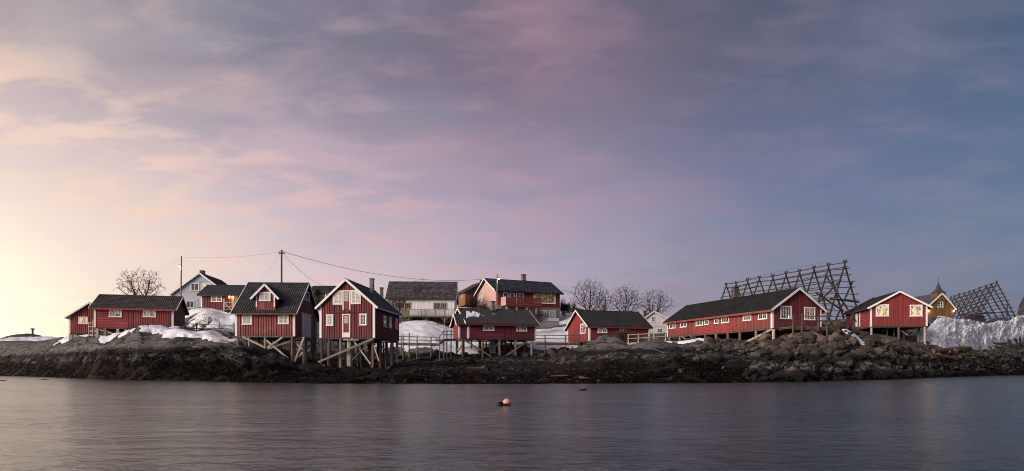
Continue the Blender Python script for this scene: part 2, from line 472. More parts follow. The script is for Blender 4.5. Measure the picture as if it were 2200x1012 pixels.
glass('pane_cream', (0.10, 0.09, 0.085), (0.36, 0.32, 0.27), emit=(1.0, 0.74, 0.45), strength=0.10, cover=0.62)
glass('pane_dim', (0.010, 0.010, 0.011), (0.12, 0.10, 0.085), emit=(1.0, 0.6, 0.28), strength=0.10, cover=0.45)

def world_pos(t):
    g = t.new('ShaderNodeNewGeometry')
    s_ = t.new('ShaderNodeSeparateXYZ'); t.l.new(g.outputs['Position'], s_.inputs[0])
    return g.outputs['Position'], s_.outputs[2], g

def tide_rock(name, dry, dry2, bias=0.0, grow=1.0, bmp=0.07, rand=False):
    """shore rock: dry stone on top, a black lichen belt, pale barnacles, weed at the foot"""
    m, t, b = newmat(name)
    pos, z, g = world_pos(t)
    nb = t.noise(pos, 0.35, 5, 0.6)
    nm = t.noise(pos, 1.6, 6, 0.65, 0.4)
    nf = t.noise(pos, 9.0, 5, 0.7)
    stra = t.noise(t.mapping(pos, (0.5, 0.5, 2.6), (0.35, 0.25, 0.4)), 1.1, 6, 0.65, 0.8)
    zz = t.m('ADD', t.m('ADD', z, t.m('MULTIPLY', t.m('SUBTRACT', nb, 0.5), 1.2)), t.m('MULTIPLY', t.m('SUBTRACT', nm, 0.5), 0.9))
    zz = t.m('ADD', zz, -bias)
    stone = t.mix(t.mr(stra, 0.32, 0.68), dry, dry2)
    stone = t.mix(t.m('MULTIPLY', t.mr(nf, 0.35, 0.75), 0.3), stone, tuple(v * 1.5 for v in dry))
    stone = t.mix(t.m('MULTIPLY', t.mr(nm, 0.56, 0.72), 0.6), stone, tuple(v * 0.22 for v in dry))
    stone = t.mix(t.m('MULTIPLY', t.mr(t.noise(pos, 3.3, 5, 0.7), 0.60, 0.68), 0.55), stone, (0.26, 0.25, 0.24))
    vor = t.new('ShaderNodeTexVoronoi', feature='DISTANCE_TO_EDGE'); vor.inputs['Scale'].default_value = 0.55
    vadd = t.new('ShaderNodeVectorMath', operation='ADD'); t.put(vadd.inputs[0], t.mapping(pos, (0.55, 0.8, 1.5), (0.3, 0.2, 0.5)))
    vsc = t.new('ShaderNodeVectorMath', operation='SCALE'); t.put(vsc.inputs[0], t.noise(pos, 0.9, 4, 0.6, out=1)); vsc.inputs['Scale'].default_value = 1.6
    t.put(vadd.inputs[1], vsc.outputs[0]); t.put(vor.inputs['Vector'], vadd.outputs[0])
    fis = t.mr(vor.outputs['Distance'], 0.0, 0.05, 1.0, 0.0)
    if not rand: stone = t.mix(t.m('MULTIPLY', fis, 0.8), stone, tuple(v * 0.12 for v in dry))
    if rand:
        oi = t.new('ShaderNodeObjectInfo'); rr = t.m('FRACT', t.m('ADD', oi.outputs['Random'], g.outputs['Random Per Island']))
        stone = t.mix(t.mr(rr, 0.0, 1.0, 0.65, 0.0, False), t.mix(t.mr(rr, 0.7, 1.0), stone, tuple(v * 1.4 for v in dry)), tuple(v * 0.2 for v in dry))
    black = t.mix(t.mr(nf, 0.4, 0.8), (0.010, 0.010, 0.011), (0.028, 0.027, 0.028))
    cc = t.mix(t.mr(zz, 2.75, 3.35), black, stone)
    barn = t.m('MULTIPLY', t.m('MULTIPLY', t.mr(zz, 1.5, 1.9), t.mr(zz, 2.7, 2.3)), t.mr(t.m('ADD', t.m('MULTIPLY', nm, 0.7), t.m('MULTIPLY', nf, 0.3)), 0.48, 0.57))
    cc = t.mix(t.m('MULTIPLY', barn, 0.6), cc, (0.17, 0.158, 0.146))
    weed = t.mix(t.mr(nf, 0.35, 0.7), (0.007, 0.006, 0.005), (0.024, 0.015, 0.010))
    cc = t.mix(t.m('MULTIPLY', t.mr(zz, 2.0, 1.5), grow), cc, weed)
    t.put(b.inputs['Base Color'], cc)
    t.put(b.inputs['Roughness'], t.mr(zz, 0.5, 3.5, 0.7, 0.9))
    b.inputs['Specular IOR Level'].default_value = 0.12
    hh = t.m('ADD', t.m('MULTIPLY', nf, 0.35), t.m('ADD', t.m('MULTIPLY', nm, 0.9), t.m('MULTIPLY', stra, 1.1)))
    if not rand: hh = t.m('SUBTRACT', hh, t.m('MULTIPLY', fis, 1.2))
    bump(t, b, hh, bmp, 0.9)
    return m
tide_rock('shore_rock', (0.15, 0.14, 0.132), (0.05, 0.047, 0.045))
tide_rock('boulder_stone', (0.105, 0.084, 0.070), (0.033, 0.027, 0.024), bias=-0.8, grow=0.5, rand=True)
tide_rock('beach_stone', (0.12, 0.10, 0.085), (0.05, 0.043, 0.04), bias=-0.7, grow=0.5, rand=True)

def snowmat(name, dirt):
    m, t, b = newmat(name)
    pos, z, g = world_pos(t)
    n = t.noise(pos, 2.2, 7, 0.68, 0.3)
    n2 = t.noise(pos, 0.5, 4, 0.6)
    nf = t.noise(pos, 12, 4, 0.7)
    cc = t.mix(t.mr(nf, 0.3, 0.7), (0.72, 0.75, 0.80), (0.82, 0.84, 0.87))
    dm = t.mr(t.m('ADD', t.m('MULTIPLY', n, 0.6), t.m('MULTIPLY', n2, 0.5)), 0.74 - 0.205 * dirt, 0.86 - 0.15 * dirt)
    if dirt > 0.9:
        n4 = t.noise(pos, 0.9, 6, 0.72, 0.6); n5 = t.noise(t.mapping(pos, loc=(5, 3, 1)), 5.0, 4, 0.7)
        cc = t.mix(t.m('MULTIPLY', t.mr(t.m('ADD', t.m('MULTIPLY', n4, 0.65), t.m('MULTIPLY', n5, 0.35)), 0.52, 0.60), 0.85), cc, (0.085, 0.068, 0.056))
    cc = t.mix(t.m('MULTIPLY', dm, 0.25 + 0.65 * dirt), cc, (0.10, 0.085, 0.075))
    t.put(b.inputs['Base Color'], cc)
    b.inputs['Roughness'].default_value = 0.75
    b.inputs['Subsurface Weight'].default_value = 0.0
    bump(t, b, t.m('ADD', n, t.m('MULTIPLY', nf, 0.3)), 0.10 if dirt > 0.5 else 0.05, 0.8)
    return m
snowmat('snow_clean', 0.0)
snowmat('snow_old', 0.72)
snowmat('snow_dirty', 1.0)

m_, t_, b_ = newmat('seaweed')
gi = t_.new('ShaderNodeNewGeometry')
t_.put(b_.inputs['Base Color'], t_.ramp(gi.outputs['Random Per Island'], [(0.0, (0.003, 0.0028, 0.0022)), (0.6, (0.008, 0.006, 0.0045)), (0.88, (0.022, 0.012, 0.008)), (1.0, (0.050, 0.029, 0.016))]))
b_.inputs['Roughness'].default_value = 0.65
b_.inputs['Specular IOR Level'].default_value = 0.06

m_, t_, b_ = newmat('pebble')
gi = t_.new('ShaderNodeNewGeometry')
pp, zz_, _g = world_pos(t_)
nn_ = t_.noise(pp, 8, 4, 0.7)
t_.put(b_.inputs['Base Color'], t_.mix(t_.mr(nn_, 0.35, 0.7), t_.ramp(gi.outputs['Random Per Island'], [(0.0, (0.02, 0.019, 0.019)), (0.5, (0.022, 0.02, 0.019)), (0.8, (0.05, 0.042, 0.036)), (0.95, (0.11, 0.095, 0.08)), (1.0, (0.26, 0.24, 0.22))]), (0.03, 0.026, 0.022)))
b_.inputs['Roughness'].default_value = 0.8

m_, t_, b_ = newmat('mountain_rock')
pp, zz_, gg_ = world_pos(t_)
n1_ = t_.noise(t_.mapping(pp, (1, 1, 0.5)), 0.05, 6, 0.75, 0.5)
cc_ = t_.mix(t_.mr(n1_, 0.56, 0.60), (0.035, 0.030, 0.032), (0.45, 0.46, 0.50))
t_.put(b_.inputs['Base Color'], cc_); b_.inputs['Roughness'].default_value = 0.9

# water
m_, t_, b_ = newmat('water')
pp, zz_, gg_ = world_pos(t_)
wv1 = t_.noise(t_.mapping(pp, (0.7, 1.0, 1.0), (0, 0, 0.25)), 2.2, 3, 0.5, 0.3)
wv2 = t_.noise(t_.mapping(pp, (0.6, 1.1, 1.0), (0, 0, -0.3)), 6.5, 4, 0.6, 0.2)
wv3 = t_.noise(t_.mapping(pp, (0.3, 1.0, 1.0), (0, 0, 0.05)), 0.22, 3, 0.5)
hh_ = t_.m('ADD', t_.m('MULTIPLY', wv1, 1.0), t_.m('MULTIPLY', wv2, 0.22))
hh_ = t_.m('MULTIPLY', hh_, t_.mr(wv3, 0.3, 0.7, 0.45, 1.45))
b_.inputs['Base Color'].default_value = (0.016, 0.024, 0.022, 1)
b_.inputs['Roughness'].default_value = 0.21
b_.inputs['IOR'].default_value = 1.33
b_.inputs['Specular IOR Level'].default_value = 0.5
bump(t_, b_, hh_, 0.074, 1.0)
M = MATS

# ------------------------------------------------------------------ terrain
SHX = [-900, -500, 0, 140, 300, 420, 520, 700, 1000, 1300, 1500, 1600, 1700, 1800, 1900, 1960, 2000, 2100, 2200, 2600, 3100]
SHY = [190, 150, 93, 71, 57, 53, 48, 44, 42.5, 44, 45, 47.5, 50, 55, 60, 67, 73, 88, 106, 150, 200]
# for each column: (depth, pixel row where the ground shows)
COLS = [
    (-900, [(190, 799), (200, 775), (215, 750), (235, 735), (260, 733)]),
    (-300, [(127, 803), (134, 782), (142, 752), (150, 738), (165, 735)]),
    (0, [(93, 807), (98, 786), (104, 757), (110, 741), (116, 735), (135, 733), (180, 738)]),
    (90, [(79, 810), (84, 788), (90, 757), (96, 741), (102, 735), (120, 733), (160, 738)]),
    (140, [(71, 812), (76, 790), (81, 762), (85, 744), (89, 733), (93, 727), (110, 724)]),
    (205, [(64.5, 814), (67.5, 792), (70, 765), (72, 742), (75, 729), (80, 727), (95, 724)]),
    (245, [(61, 815), (65, 792), (68, 764), (71, 742), (73.5, 727), (76, 724), (90, 722)]),
    (290, [(57.6, 816), (61, 792), (64.5, 762), (67.5, 735), (70.5, 716), (73, 715), (85, 721), (95, 718)]),
    (330, [(56, 817), (59.5, 790), (63, 758), (66, 731), (69, 713), (72, 710), (76, 715), (85, 719), (95, 710)]),
    (380, [(54.3, 818), (58, 790), (61, 760), (64.5, 733), (68, 713), (72, 710), (78, 716), (84, 714), (90, 700), (97, 672)]),
    (430, [(52.5, 819), (56, 792), (59, 766), (62.5, 741), (66, 723), (70, 716), (76, 718), (81, 713), (85, 705), (90, 680), (95, 664), (110, 660)]),
    (500, [(49, 820), (53, 794), (57, 772), (60, 752), (63.5, 738), (67, 733), (74, 725), (80, 716), (86, 700), (93, 674), (98, 667), (110, 664)]),
    (580, [(46.8, 822), (51, 800), (56, 780), (60, 764), (64, 754), (68, 752), (75, 742), (83, 722), (92, 690), (100, 672), (115, 664)]),
    (640, [(45, 823), (50, 808), (56, 793), (62, 782), (67, 776), (74, 765), (82, 738), (90, 705), (100, 685), (115, 672)]),
    (750, [(43.7, 824), (50, 810), (57, 799), (63, 791), (70, 784), (77, 770), (84, 744), (90, 715), (100, 692), (115, 685)]),
    (900, [(43, 824.5), (50, 810), (60, 799), (70, 787), (77, 777), (82, 765), (85, 744), (88, 735), (94, 712), (100, 691), (104, 687), (120, 686)]),
    (1000, [(42.5, 825), (52, 808), (64, 792), (74, 780), (81, 770), (86, 758), (91, 742), (97, 722), (104, 705), (112, 694), (125, 680)]),
    (1150, [(43, 824.5), (52, 808), (64, 792), (74, 780), (81, 771), (86, 760), (91, 742), (96, 730), (104, 712), (110, 703), (125, 696)]),
    (1240, [(43.6, 824), (52, 805), (62, 788), (71, 774), (78, 768), (85, 762), (90, 750), (96, 735), (106, 706), (116, 680), (130, 660)]),
    (1340, [(44.2, 823.6), (50, 802), (57, 782), (64, 765), (71, 752), (78, 745), (86, 741), (94, 735), (105, 722), (120, 712)]),
    (1430, [(44.7, 823.3), (50, 800), (56, 779), (63, 758), (70, 744), (78, 738), (88, 731), (98, 724), (115, 716)]),
    (1520, [(45.6, 822.7), (51, 797), (57, 773), (63, 753), (69, 741), (76, 736), (85, 729), (95, 722), (110, 714)]),
    (1600, [(47.5, 821.5), (52, 799), (57, 778), (62, 760), (67, 748), (73, 737), (80, 727), (90, 716), (110, 700)]),
    (1660, [(49, 820.5), (53, 799), (58, 775), (63, 755), (68, 743), (74, 727), (80, 715), (90, 706), (110, 698)]),
    (1750, [(52.5, 818.7), (56, 797), (60, 771), (64.5, 744), (69, 724), (74, 710), (82, 703), (95, 700), (120, 694)]),
    (1805, [(55.3, 817.3), (58.5, 794), (62.5, 763), (66.5, 733), (70, 712), (73, 704), (80, 702), (95, 700), (120, 694)]),
    (1870, [(59.2, 815.6), (62, 797), (66, 772), (70.5, 750), (76, 733), (82, 724), (88, 719), (98, 708), (120, 694)]),
    (1950, [(66.8, 813), (69.5, 796), (73, 774), (77, 755), (81, 744), (85, 736), (91, 725), (100, 706), (130, 692)]),
    (2000, [(73, 810.4), (76, 796), (80, 771), (84, 750), (87.5, 741), (92, 736), (103, 714), (112, 702), (135, 694)]),
    (2100, [(88, 807.5), (91.5, 790), (95, 765), (99, 746), (103, 740), (108, 732), (116, 706), (120, 698), (130, 697), (150, 689)]),
    (2200, [(106, 805.2), (109, 790), (112, 765), (115, 742), (118, 732), (122, 724), (129, 702), (134, 698), (142, 697), (165, 689)]),
    (3100, [(200, 799), (206, 780), (214, 755), (225, 735), (250, 715)]),
]
_cx = np.array([c_[0] for c_ in COLS], float)
_tab = []
for cx_, rows in COLS:
    sy = np.interp(cx_, SHX, SHY)
    vs = [-40.0, -8.0, 0.0]; zs = [-6.0, -1.2, 0.0]
    for (Y, yp) in rows[1:]:
        vs.append(Y - sy); zs.append(CAMH + (HOR - yp) / F * Y)
    vs.append(vs[-1] + 400); zs.append(zs[-1] + 3.0)
    _tab.append((np.array(vs), np.array(zs)))

BUMPS = [  # pixel x, depth, half width along x (m), half depth (m), height
    (1262, 73, 3.6, 4.0, 1.45), (1300, 75, 2.6, 3.0, 0.9), (1390, 69, 3.4, 3.5, 0.7), (1440, 63, 2.6, 3.0, 0.7), (1340, 62, 2.4, 2.4, 0.8),
    (238, 70, 2.4, 3.0, 0.7), (281, 68.5, 2.3, 3.0, 0.4), (310, 68, 1.6, 3.0, 0.2), (60, 150, 4.5, 6, 2.1), (150, 86, 3.2, 3.5, 0.5), (20, 140, 6, 6, 0.7), (100, 138, 5, 6, 0.8),
    (545, 58, 3.0, 3.5, 0.35), (600, 55, 2.2, 2.5, 0.4), (470, 57, 2.4, 2.2, 0.3), (625, 51, 1.6, 1.6, 0.3), (560, 53, 1.4, 1.2, 0.3), (1490, 53, 2.4, 2.4, 0.5),
    (1410, 54, 2.2, 2.2, 0.4), (1290, 57, 1.4, 1.4, 0.4), (440, 90, 2.5, 2.5, 0.5),
]

def zt(X, Y, detail=True):
    X = np.asarray(X, float); Y = np.asarray(Y, float)
    shp = np.broadcast(X, Y).shape
    X = np.broadcast_to(X, shp).ravel(); Y = np.broadcast_to(Y, shp).ravel()
    Ys = np.maximum(Y, 5.0)
    xp = np.clip(CX + F * X / Ys, _cx[0], _cx[-1] - 1e-3)
    wob = (fbm(X * 0.22, Y * 0.22, 3, 5) - 0.5) * 3.0 + (fbm(X * 0.9, Y * 0.9, 2, 15) - 0.5) * 1.2
    v = Y - np.interp(xp, SHX, SHY) + wob * np.clip(1 - np.abs(Y - np.interp(xp, SHX, SHY)) / 14.0, 0, 1)
    Z = np.stack([np.interp(v, a, b) for a, b in _tab])
    i = np.clip(np.searchsorted(_cx, xp, side='right') - 1, 0, len(_cx) - 2)
    t = (xp - _cx[i]) / (_cx[i + 1] - _cx[i]); t = t * t * (3 - 2 * t)
    k = np.arange(len(xp))
    z = Z[i, k] * (1 - t) + Z[i + 1, k] * t
    for bx, bY, rx, ry, h in BUMPS:
        X0 = (bx - CX) / F * bY
        d2 = ((X - X0) / rx) ** 2 + ((Y - bY) / ry) ** 2
        z = z + h * np.clip(1 - d2 * 0.55, 0, 1) ** 1.5
    if detail:
        land = sstep(v, -1.5, 3.0)
        left = sstep(xp, 690, 560)
        ang = 0.5
        u_ = X * math.cos(ang) + Y * math.sin(ang); w_ = -X * math.sin(ang) + Y * math.cos(ang)
        near = sstep(Y, 100, 78)
        rock = (ridged(u_ * 0.16, w_ * 0.36, 3, 31) - 0.6) * (1.0 * left * near + 0.35) + (fbm(X * 0.45, Y * 0.45, 4, 41) - 0.5) * (0.65 * near + 0.2)
        crack = -np.exp(-((vnoise(u_ * 0.22 + 9, w_ * 0.55, 77) - 0.5) / 0.035) ** 2) * 0.35 * near - np.exp(-((vnoise(u_ * 0.6 + 3, w_ * 0.35, 78) - 0.5) / 0.03) ** 2) * 0.22 * near
        small = (fbm(X * 3.1, Y * 3.1, 3, 51) - 0.5) * 0.16 * sstep(z, 3.6, 1.2)
        z = z + land * (rock + crack + small)
    return z.reshape(shp)

def ztf(x, y):
    return float(zt(np.array([x]), np.array([y]))[0])

Yr = np.concatenate([np.arange(33, 43, 0.5), np.arange(43, 80, 0.2), np.arange(80, 112, 0.35), np.arange(112, 165, 1.2), np.arange(165, 430, 9)])
xr = np.concatenate([np.arange(-900, -60, 14), np.arange(-60, 2260, 4.0), np.arange(2260, 3090, 14)])
XP, YY = np.meshgrid(xr, Yr)
XX = (XP - CX) / F * YY
ZZ = zt(XX, YY)
nr, nc = XX.shape
idx = np.arange(nr * nc).reshape(nr, nc)
quads = np.stack([idx[:-1, :-1], idx[:-1, 1:], idx[1:, 1:], idx[1:, :-1]], -1).reshape(-1, 4)
ground = np_mesh('ground', np.stack([XX, YY, ZZ], -1).reshape(-1, 3), quads, M['shore_rock'])
tag(ground, 'rocky shore rising from dark weed to grey stone', 'shore', kind='structure')

# ------------------------------------------------------------------ water: a fine rippled sheet in view, wide to the horizon
mb = MB()
mb.add([(-9000, -9000, 0), (9000, -9000, 0), (9000, 14000, 0), (-9000, 14000, 0)], [(0, 1, 2, 3)])
water = mb.build('water', M['water'])
tag(water, 'calm grey sea in front of the shore', 'sea', kind='structure')

# ------------------------------------------------------------------ far mountain on the right
mb = MB()
mY = 1500.0
Xg = np.linspace(1130, 2600, 90); Yg = np.linspace(1350, 2100, 40)
XX2, YY2 = np.meshgrid(Xg, Yg)
prof = np.interp(XX2 / YY2 * F + CX, [2150, 2172, 2178, 2184, 2192, 2200, 2215, 2260, 2320, 2420, 2600, 3300], [0, 0, 118, 142, 168, 184, 210, 240, 330, 300, 420, 300])
crest = np.clip(1 - np.abs(YY2 - 1600) / 260, 0, 1)
ZZ2 = prof * crest * (0.8 + 0.4 * fbm(XX2 * 0.02, YY2 * 0.02, 5, 3)) + 0.0
i2 = np.arange(XX2.size).reshape(XX2.shape)
q2 = np.stack([i2[:-1, :-1], i2[:-1, 1:], i2[1:, 1:], i2[1:, :-1]], -1).reshape(-1, 4)
mt = np_mesh('mountain', np.stack([XX2, YY2, ZZ2], -1).reshape(-1, 3), q2, M['mountain_rock'])
tag(mt, 'dark steep mountain flecked with snow beyond the fish racks', 'mountain', kind='structure')

# ------------------------------------------------------------------ snow lying on the ground
def snow_patch(blobs, mat, lab, seed=1, step=0.16, name='snow_patch', edge=0.62, rough=0.0):
    """blobs: (pixel x, depth, half width m, half depth m, thickness m)"""
    cs_ = [((b_[0] - CX) / F * b_[1], b_[1], b_[2], b_[3], b_[4]) for b_ in blobs]
    x0 = min(c_[0] - c_[2] * 1.3 for c_ in cs_); x1 = max(c_[0] + c_[2] * 1.3 for c_ in cs_)
    y0 = min(c_[1] - c_[3] * 1.3 for c_ in cs_); y1 = max(c_[1] + c_[3] * 1.3 for c_ in cs_)
    gx = np.arange(x0, x1, step); gy = np.arange(y0, y1, step)
    A, B = np.meshgrid(gx, gy)
    th = np.full(A.shape, -1.0)
    nz = (fbm(A * 0.8, B * 0.8, 4, seed) - 0.5) * 2 * edge + (fbm(A * 3.0, B * 3.0, 2, seed + 4) - 0.5) * edge * 0.7
    for c_ in cs_:
        d = 1 - ((A - c_[0]) / c_[2]) ** 2 - ((B - c_[1]) / c_[3]) ** 2 + nz
        th = np.maximum(th, c_[4] * np.clip(np.sign(d) * np.abs(d) ** 0.9, -1, 1))
    base = zt(A, B)
    sm = zt(A, B, False)
    full = sstep(th, 0.01, 0.11)
    sm = sm + (fbm(A * 0.35, B * 0.35, 2, 12) - 0.5) * 0.25
    Z = np.maximum(base * 0.85 + sm * 0.15, base * (1 - full) + sm * full) + th
    Z = np.where(th > 0, np.maximum(Z, base + 0.02), base - 0.15)
    if rough:
        Z = Z + np.where(th > 0.05, (fbm(A * 1.1, B * 1.1, 4, seed + 9) - 0.5) * rough * 2, 0)
    ii = np.arange(A.size).reshape(A.shape)
    q = np.stack([ii[:-1, :-1], ii[:-1, 1:], ii[1:, 1:], ii[1:, :-1]], -1).reshape(-1, 4)
    keep = (th.ravel()[q] > 0).any(1)
    q = q[keep]
    used, invx = np.unique(q, return_inverse=True)
    V = np.stack([A, B, Z], -1).reshape(-1, 3)[used]
    o = np_mesh(name, V, invx.reshape(q.shape), M[mat])
    tag(o, lab, 'snow', kind='stuff')
    return o
SNOW = [
    ([(420, 69.0, 3.4, 3.0, 0.20), (350, 71.0, 3.0, 2.6, 0.2), (470, 67.6, 2.4, 2.2, 0.18), (315, 71.8, 1.5, 2.0, 0.18)], 'snow_clean', 'smooth snow on the rock dome below the long red cabin'),
    ([(168, 92, 2.6, 2.6, 0.3), (195, 88, 1.4, 2.0, 0.2)], 'snow_clean', 'small snow strip below the leftmost red cabin'),
    ([(242, 73.5, 1.3, 1.3, 0.25), (275, 71.8, 0.8, 1.2, 0.15)], 'snow_clean', 'thin snow beside the stilts of the long red cabin'),
    ([(30, 132, 4.5, 5, 0.5)], 'snow_clean', 'snow on the low skerry at the far left edge'),
    ([(98, 134, 4.2, 5, 0.5)], 'snow_clean', 'snow on the skerry beside the small beacon post'),
    ([(462, 90, 3.4, 4.0, 0.16), (430, 95, 3.4, 2.6, 0.16), (487, 88, 2.0, 4.5, 0.16), (468, 82.5, 1.5, 1.4, 0.12), (497, 84, 2.0, 2.6, 0.14)], 'snow_clean', 'snow on the mossy mound below the red house with the porch lamp'),
    ([(915, 94, 6.5, 8.0, 0.2), (866, 92, 4.6, 8.0, 0.18), (972, 93, 5.2, 8.0, 0.18), (880, 87, 5, 2.6, 0.16), (950, 87, 5, 2.6, 0.16), (1010, 97, 4.5, 7, 0.15)], 'snow_old', 'trodden snow slope below the white house'),
    ([(1172, 98, 5.2, 8.5, 0.18), (1208, 99, 4.4, 8.0, 0.18), (1135, 97, 4, 7, 0.16), (1190, 92, 6, 3.0, 0.14)], 'snow_clean', 'snow slope below the grey concrete foundation'),
    ([(1222, 116, 3.6, 7.0, 0.12), (1207, 112, 2.0, 3.0, 0.12)], 'snow_old', 'patchy snow on the dark hillside right of the large red house'),
    ([(1350, 78, 1.7, 1.6, 0.25), (1385, 80, 1.5, 1.5, 0.22)], 'snow_clean', 'snow strip on the rock below the plank deck'),
    ([(1425, 79.5, 1.5, 1.2, 0.2)], 'snow_clean', 'short snow strip at the far end of the long cabin'),
    ([(1485, 77.5, 2.0, 1.4, 0.3)], 'snow_clean', 'snow patch in front of the long cabin stilts'),
    ([(1830, 71.5, 1.4, 1.6, 0.3), (1853, 71, 0.8, 2.0, 0.25), (1862, 70, 0.7, 1.6, 0.25)], 'snow_old', 'grey snow tongue on the boulders left of the bright red cabin'),
    ([(1000, 118, 5.5, 5.0, 0.4), (985, 112, 4, 4, 0.3)], 'snow_clean', 'snow beneath the orange house'),
]
for k_, (bl, mt_, lb) in enumerate(SNOW):
    snow_patch(bl, mt_, lb, seed=60 + k_ * 7, step=0.16 if bl[0][1] < 100 else 0.3)

# ploughed snow bank on the right: a long dirty ridge
def snow_bank():
    """a ridge line in the plan with a heaped cross-section, roughened by lumps of every size"""
    X_ = [1975, 1996, 2012, 2030, 2050, 2075, 2100, 2130, 2160, 2182, 2200, 2260, 2400, 2700]
    Dd_ = [93, 93.5, 94, 95, 97, 100, 103.5, 109, 114.5, 118.5, 122, 134, 161, 201]
    top = [728, 705, 688, 681, 684, 688, 693, 694, 689, 681, 677, 684, 690, 690]
    xs0 = np.linspace(1975, 2700, 2000); D0 = np.interp(xs0, X_, Dd_); p0 = np.stack([(xs0 - CX) / F * D0, D0], -1)
    arc0 = np.concatenate([[0], np.cumsum(np.linalg.norm(np.diff(p0, axis=0), axis=1))])
    arcs = np.concatenate([np.arange(0, 75, 0.13), np.arange(75, arc0[-1], 0.8)])
    xs = np.interp(arcs, arc0, xs0); cx_ = np.interp(arcs, arc0, p0[:, 0]); cy_ = np.interp(arcs, arc0, p0[:, 1])
    zc = CAMH + (HOR - np.interp(xs, X_, top)) / F * cy_ + (fbm(arcs * 0.14, arcs * 0, 3, 8) - 0.5) * 0.7
    offs = np.arange(-5.0, 6.8, 0.12)
    O_, AR = np.meshgrid(offs, arcs, indexing='ij')
    PY = cy_ - O_; PX = (xs - CX) / F * PY
    zb = zt(PX, PY, False) - 0.35
    f = np.clip(1 - np.abs(O_) / np.where(O_ > 0, 6.4, 5.2), 0, 1)
    shape = np.where(O_ > 0, 0.55 * f + 0.45 * np.sin(f * math.pi / 2), f ** 0.7)
    Z = zb + (zc - zb) * shape
    env = np.clip(3.2 * f, 0, 1) * (0.35 + 0.65 * np.clip((O_ + 1.0) / 2.0, 0, 1))
    sarc = O_ * 1.25; AR = AR * 0.5
    lump = (fbm(AR * 0.4, sarc * 0.4, 3, 91) - 0.5) * 1.8 + (ridged(AR * 0.8, sarc * 0.8, 3, 92) - 0.55) * 0.5 + (fbm(AR * 2.6, sarc * 2.6, 3, 93) - 0.5) * 0.42
    Z = Z + env * lump * 0.6
    PY = PY - env * lump * 0.8; PX = (xs - CX) / F * PY
    mrow, n = O_.shape
    ii = np.arange(mrow * n).reshape(mrow, n)
    q = np.stack([ii[:-1, :-1], ii[:-1, 1:], ii[1:, 1:], ii[1:, :-1]], -1).reshape(-1, 4)
    o = np_mesh('snow_bank', np.stack([PX, PY, Z], -1).reshape(-1, 3), q, M['snow_dirty'])
    tag(o, 'high ridge of dirty ploughed snow in front of the parked cars', 'snow bank', kind='stuff')
snow_bank()

# ------------------------------------------------------------------ boulders
def rock_mesh(name, mat, seed, npts=16, flat=0.75, rounded=False):
    r = random.Random(seed)
    bm = bmesh.new()
    for k in range(npts):
        v = Vector((r.gauss(0, 1), r.gauss(0, 1), r.gauss(0, 1))).normalized()
        sc = r.uniform(0.82, 1.0)
        if not rounded:
            c_ = max(abs(v.x), abs(v.y), abs(v.z)); v = v * (0.55 + 0.45 / c_ * 0.75)
        v *= sc
        v.z *= flat
        bm.verts.new(v * 0.5)
    bmesh.ops.convex_hull(bm, input=bm.verts)
    for v in [v for v in bm.verts if not v.link_faces]: bm.verts.remove(v)
    bmesh.ops.recalc_face_normals(bm, faces=bm.faces)
    me = bpy.data.meshes.new(name); bm.to_mesh(me); bm.free()
    me.materials.append(M[mat])
    return me
RM = [rock_mesh('boulder', 'boulder_stone', s_, 20 + s_ % 7, 0.74) for s_ in range(16)]
RB = [rock_mesh('boulder', 'beach_stone', 50 + s_, 26, 0.62, True) for s_ in range(8)]

def place_rocks(parent, meshes, specs):
    zs = zt(np.array([s_[0] for s_ in specs]), np.array([s_[1] for s_ in specs]))
    for (X, Y, sz, emb), z in zip(specs, zs):
        o = bpy.data.objects.new('boulder', random.choice(meshes))
        COL.objects.link(o); o.parent = parent
        e = [sz * random.uniform(0.75, 1.25) for _ in range(3)]
        o.location = (X, Y, z + sz * emb)
        o.rotation_euler = (random.uniform(-0.6, 0.6), random.uniform(-0.6, 0.6), random.uniform(0, 6.28))
        o.scale = e

def rock_cloud(meshes, specs, name, mat, parent=None):
    """many small stones joined in one mesh"""
    V = []; Q = []; n = 0
    base = []
    for me in meshes:
        me.calc_loop_triangles()
        co = np.empty(len(me.vertices) * 3, np.float32); me.vertices.foreach_get('co', co)
        tr = np.empty(len(me.loop_triangles) * 3, np.int32); me.loop_triangles.foreach_get('vertices', tr)
        base.append((co.reshape(-1, 3), tr.reshape(-1, 3)))
    zs = zt(np.array([s_[0] for s_ in specs]), np.array([s_[1] for s_ in specs]))
    for (X, Y, sz, emb), z in zip(specs, zs):
        co, tr = random.choice(base)
        R = np.array(Matrix.Rotation(random.uniform(0, 6.28), 3, 'Z') @ Matrix.Rotation(random.uniform(-0.7, 0.7), 3, 'X'))
        e = np.array([sz * random.uniform(0.7, 1.3) for _ in range(3)])
        V.append((co * e) @ R.T + np.array([X, Y, z + sz * emb])); Q.append(tr + n); n += len(co)
    return np_mesh(name, np.concatenate(V), np.concatenate(Q), M[mat], smooth=False, parent=parent)

def shoreY(xp): return float(np.interp(xp, SHX, SHY))
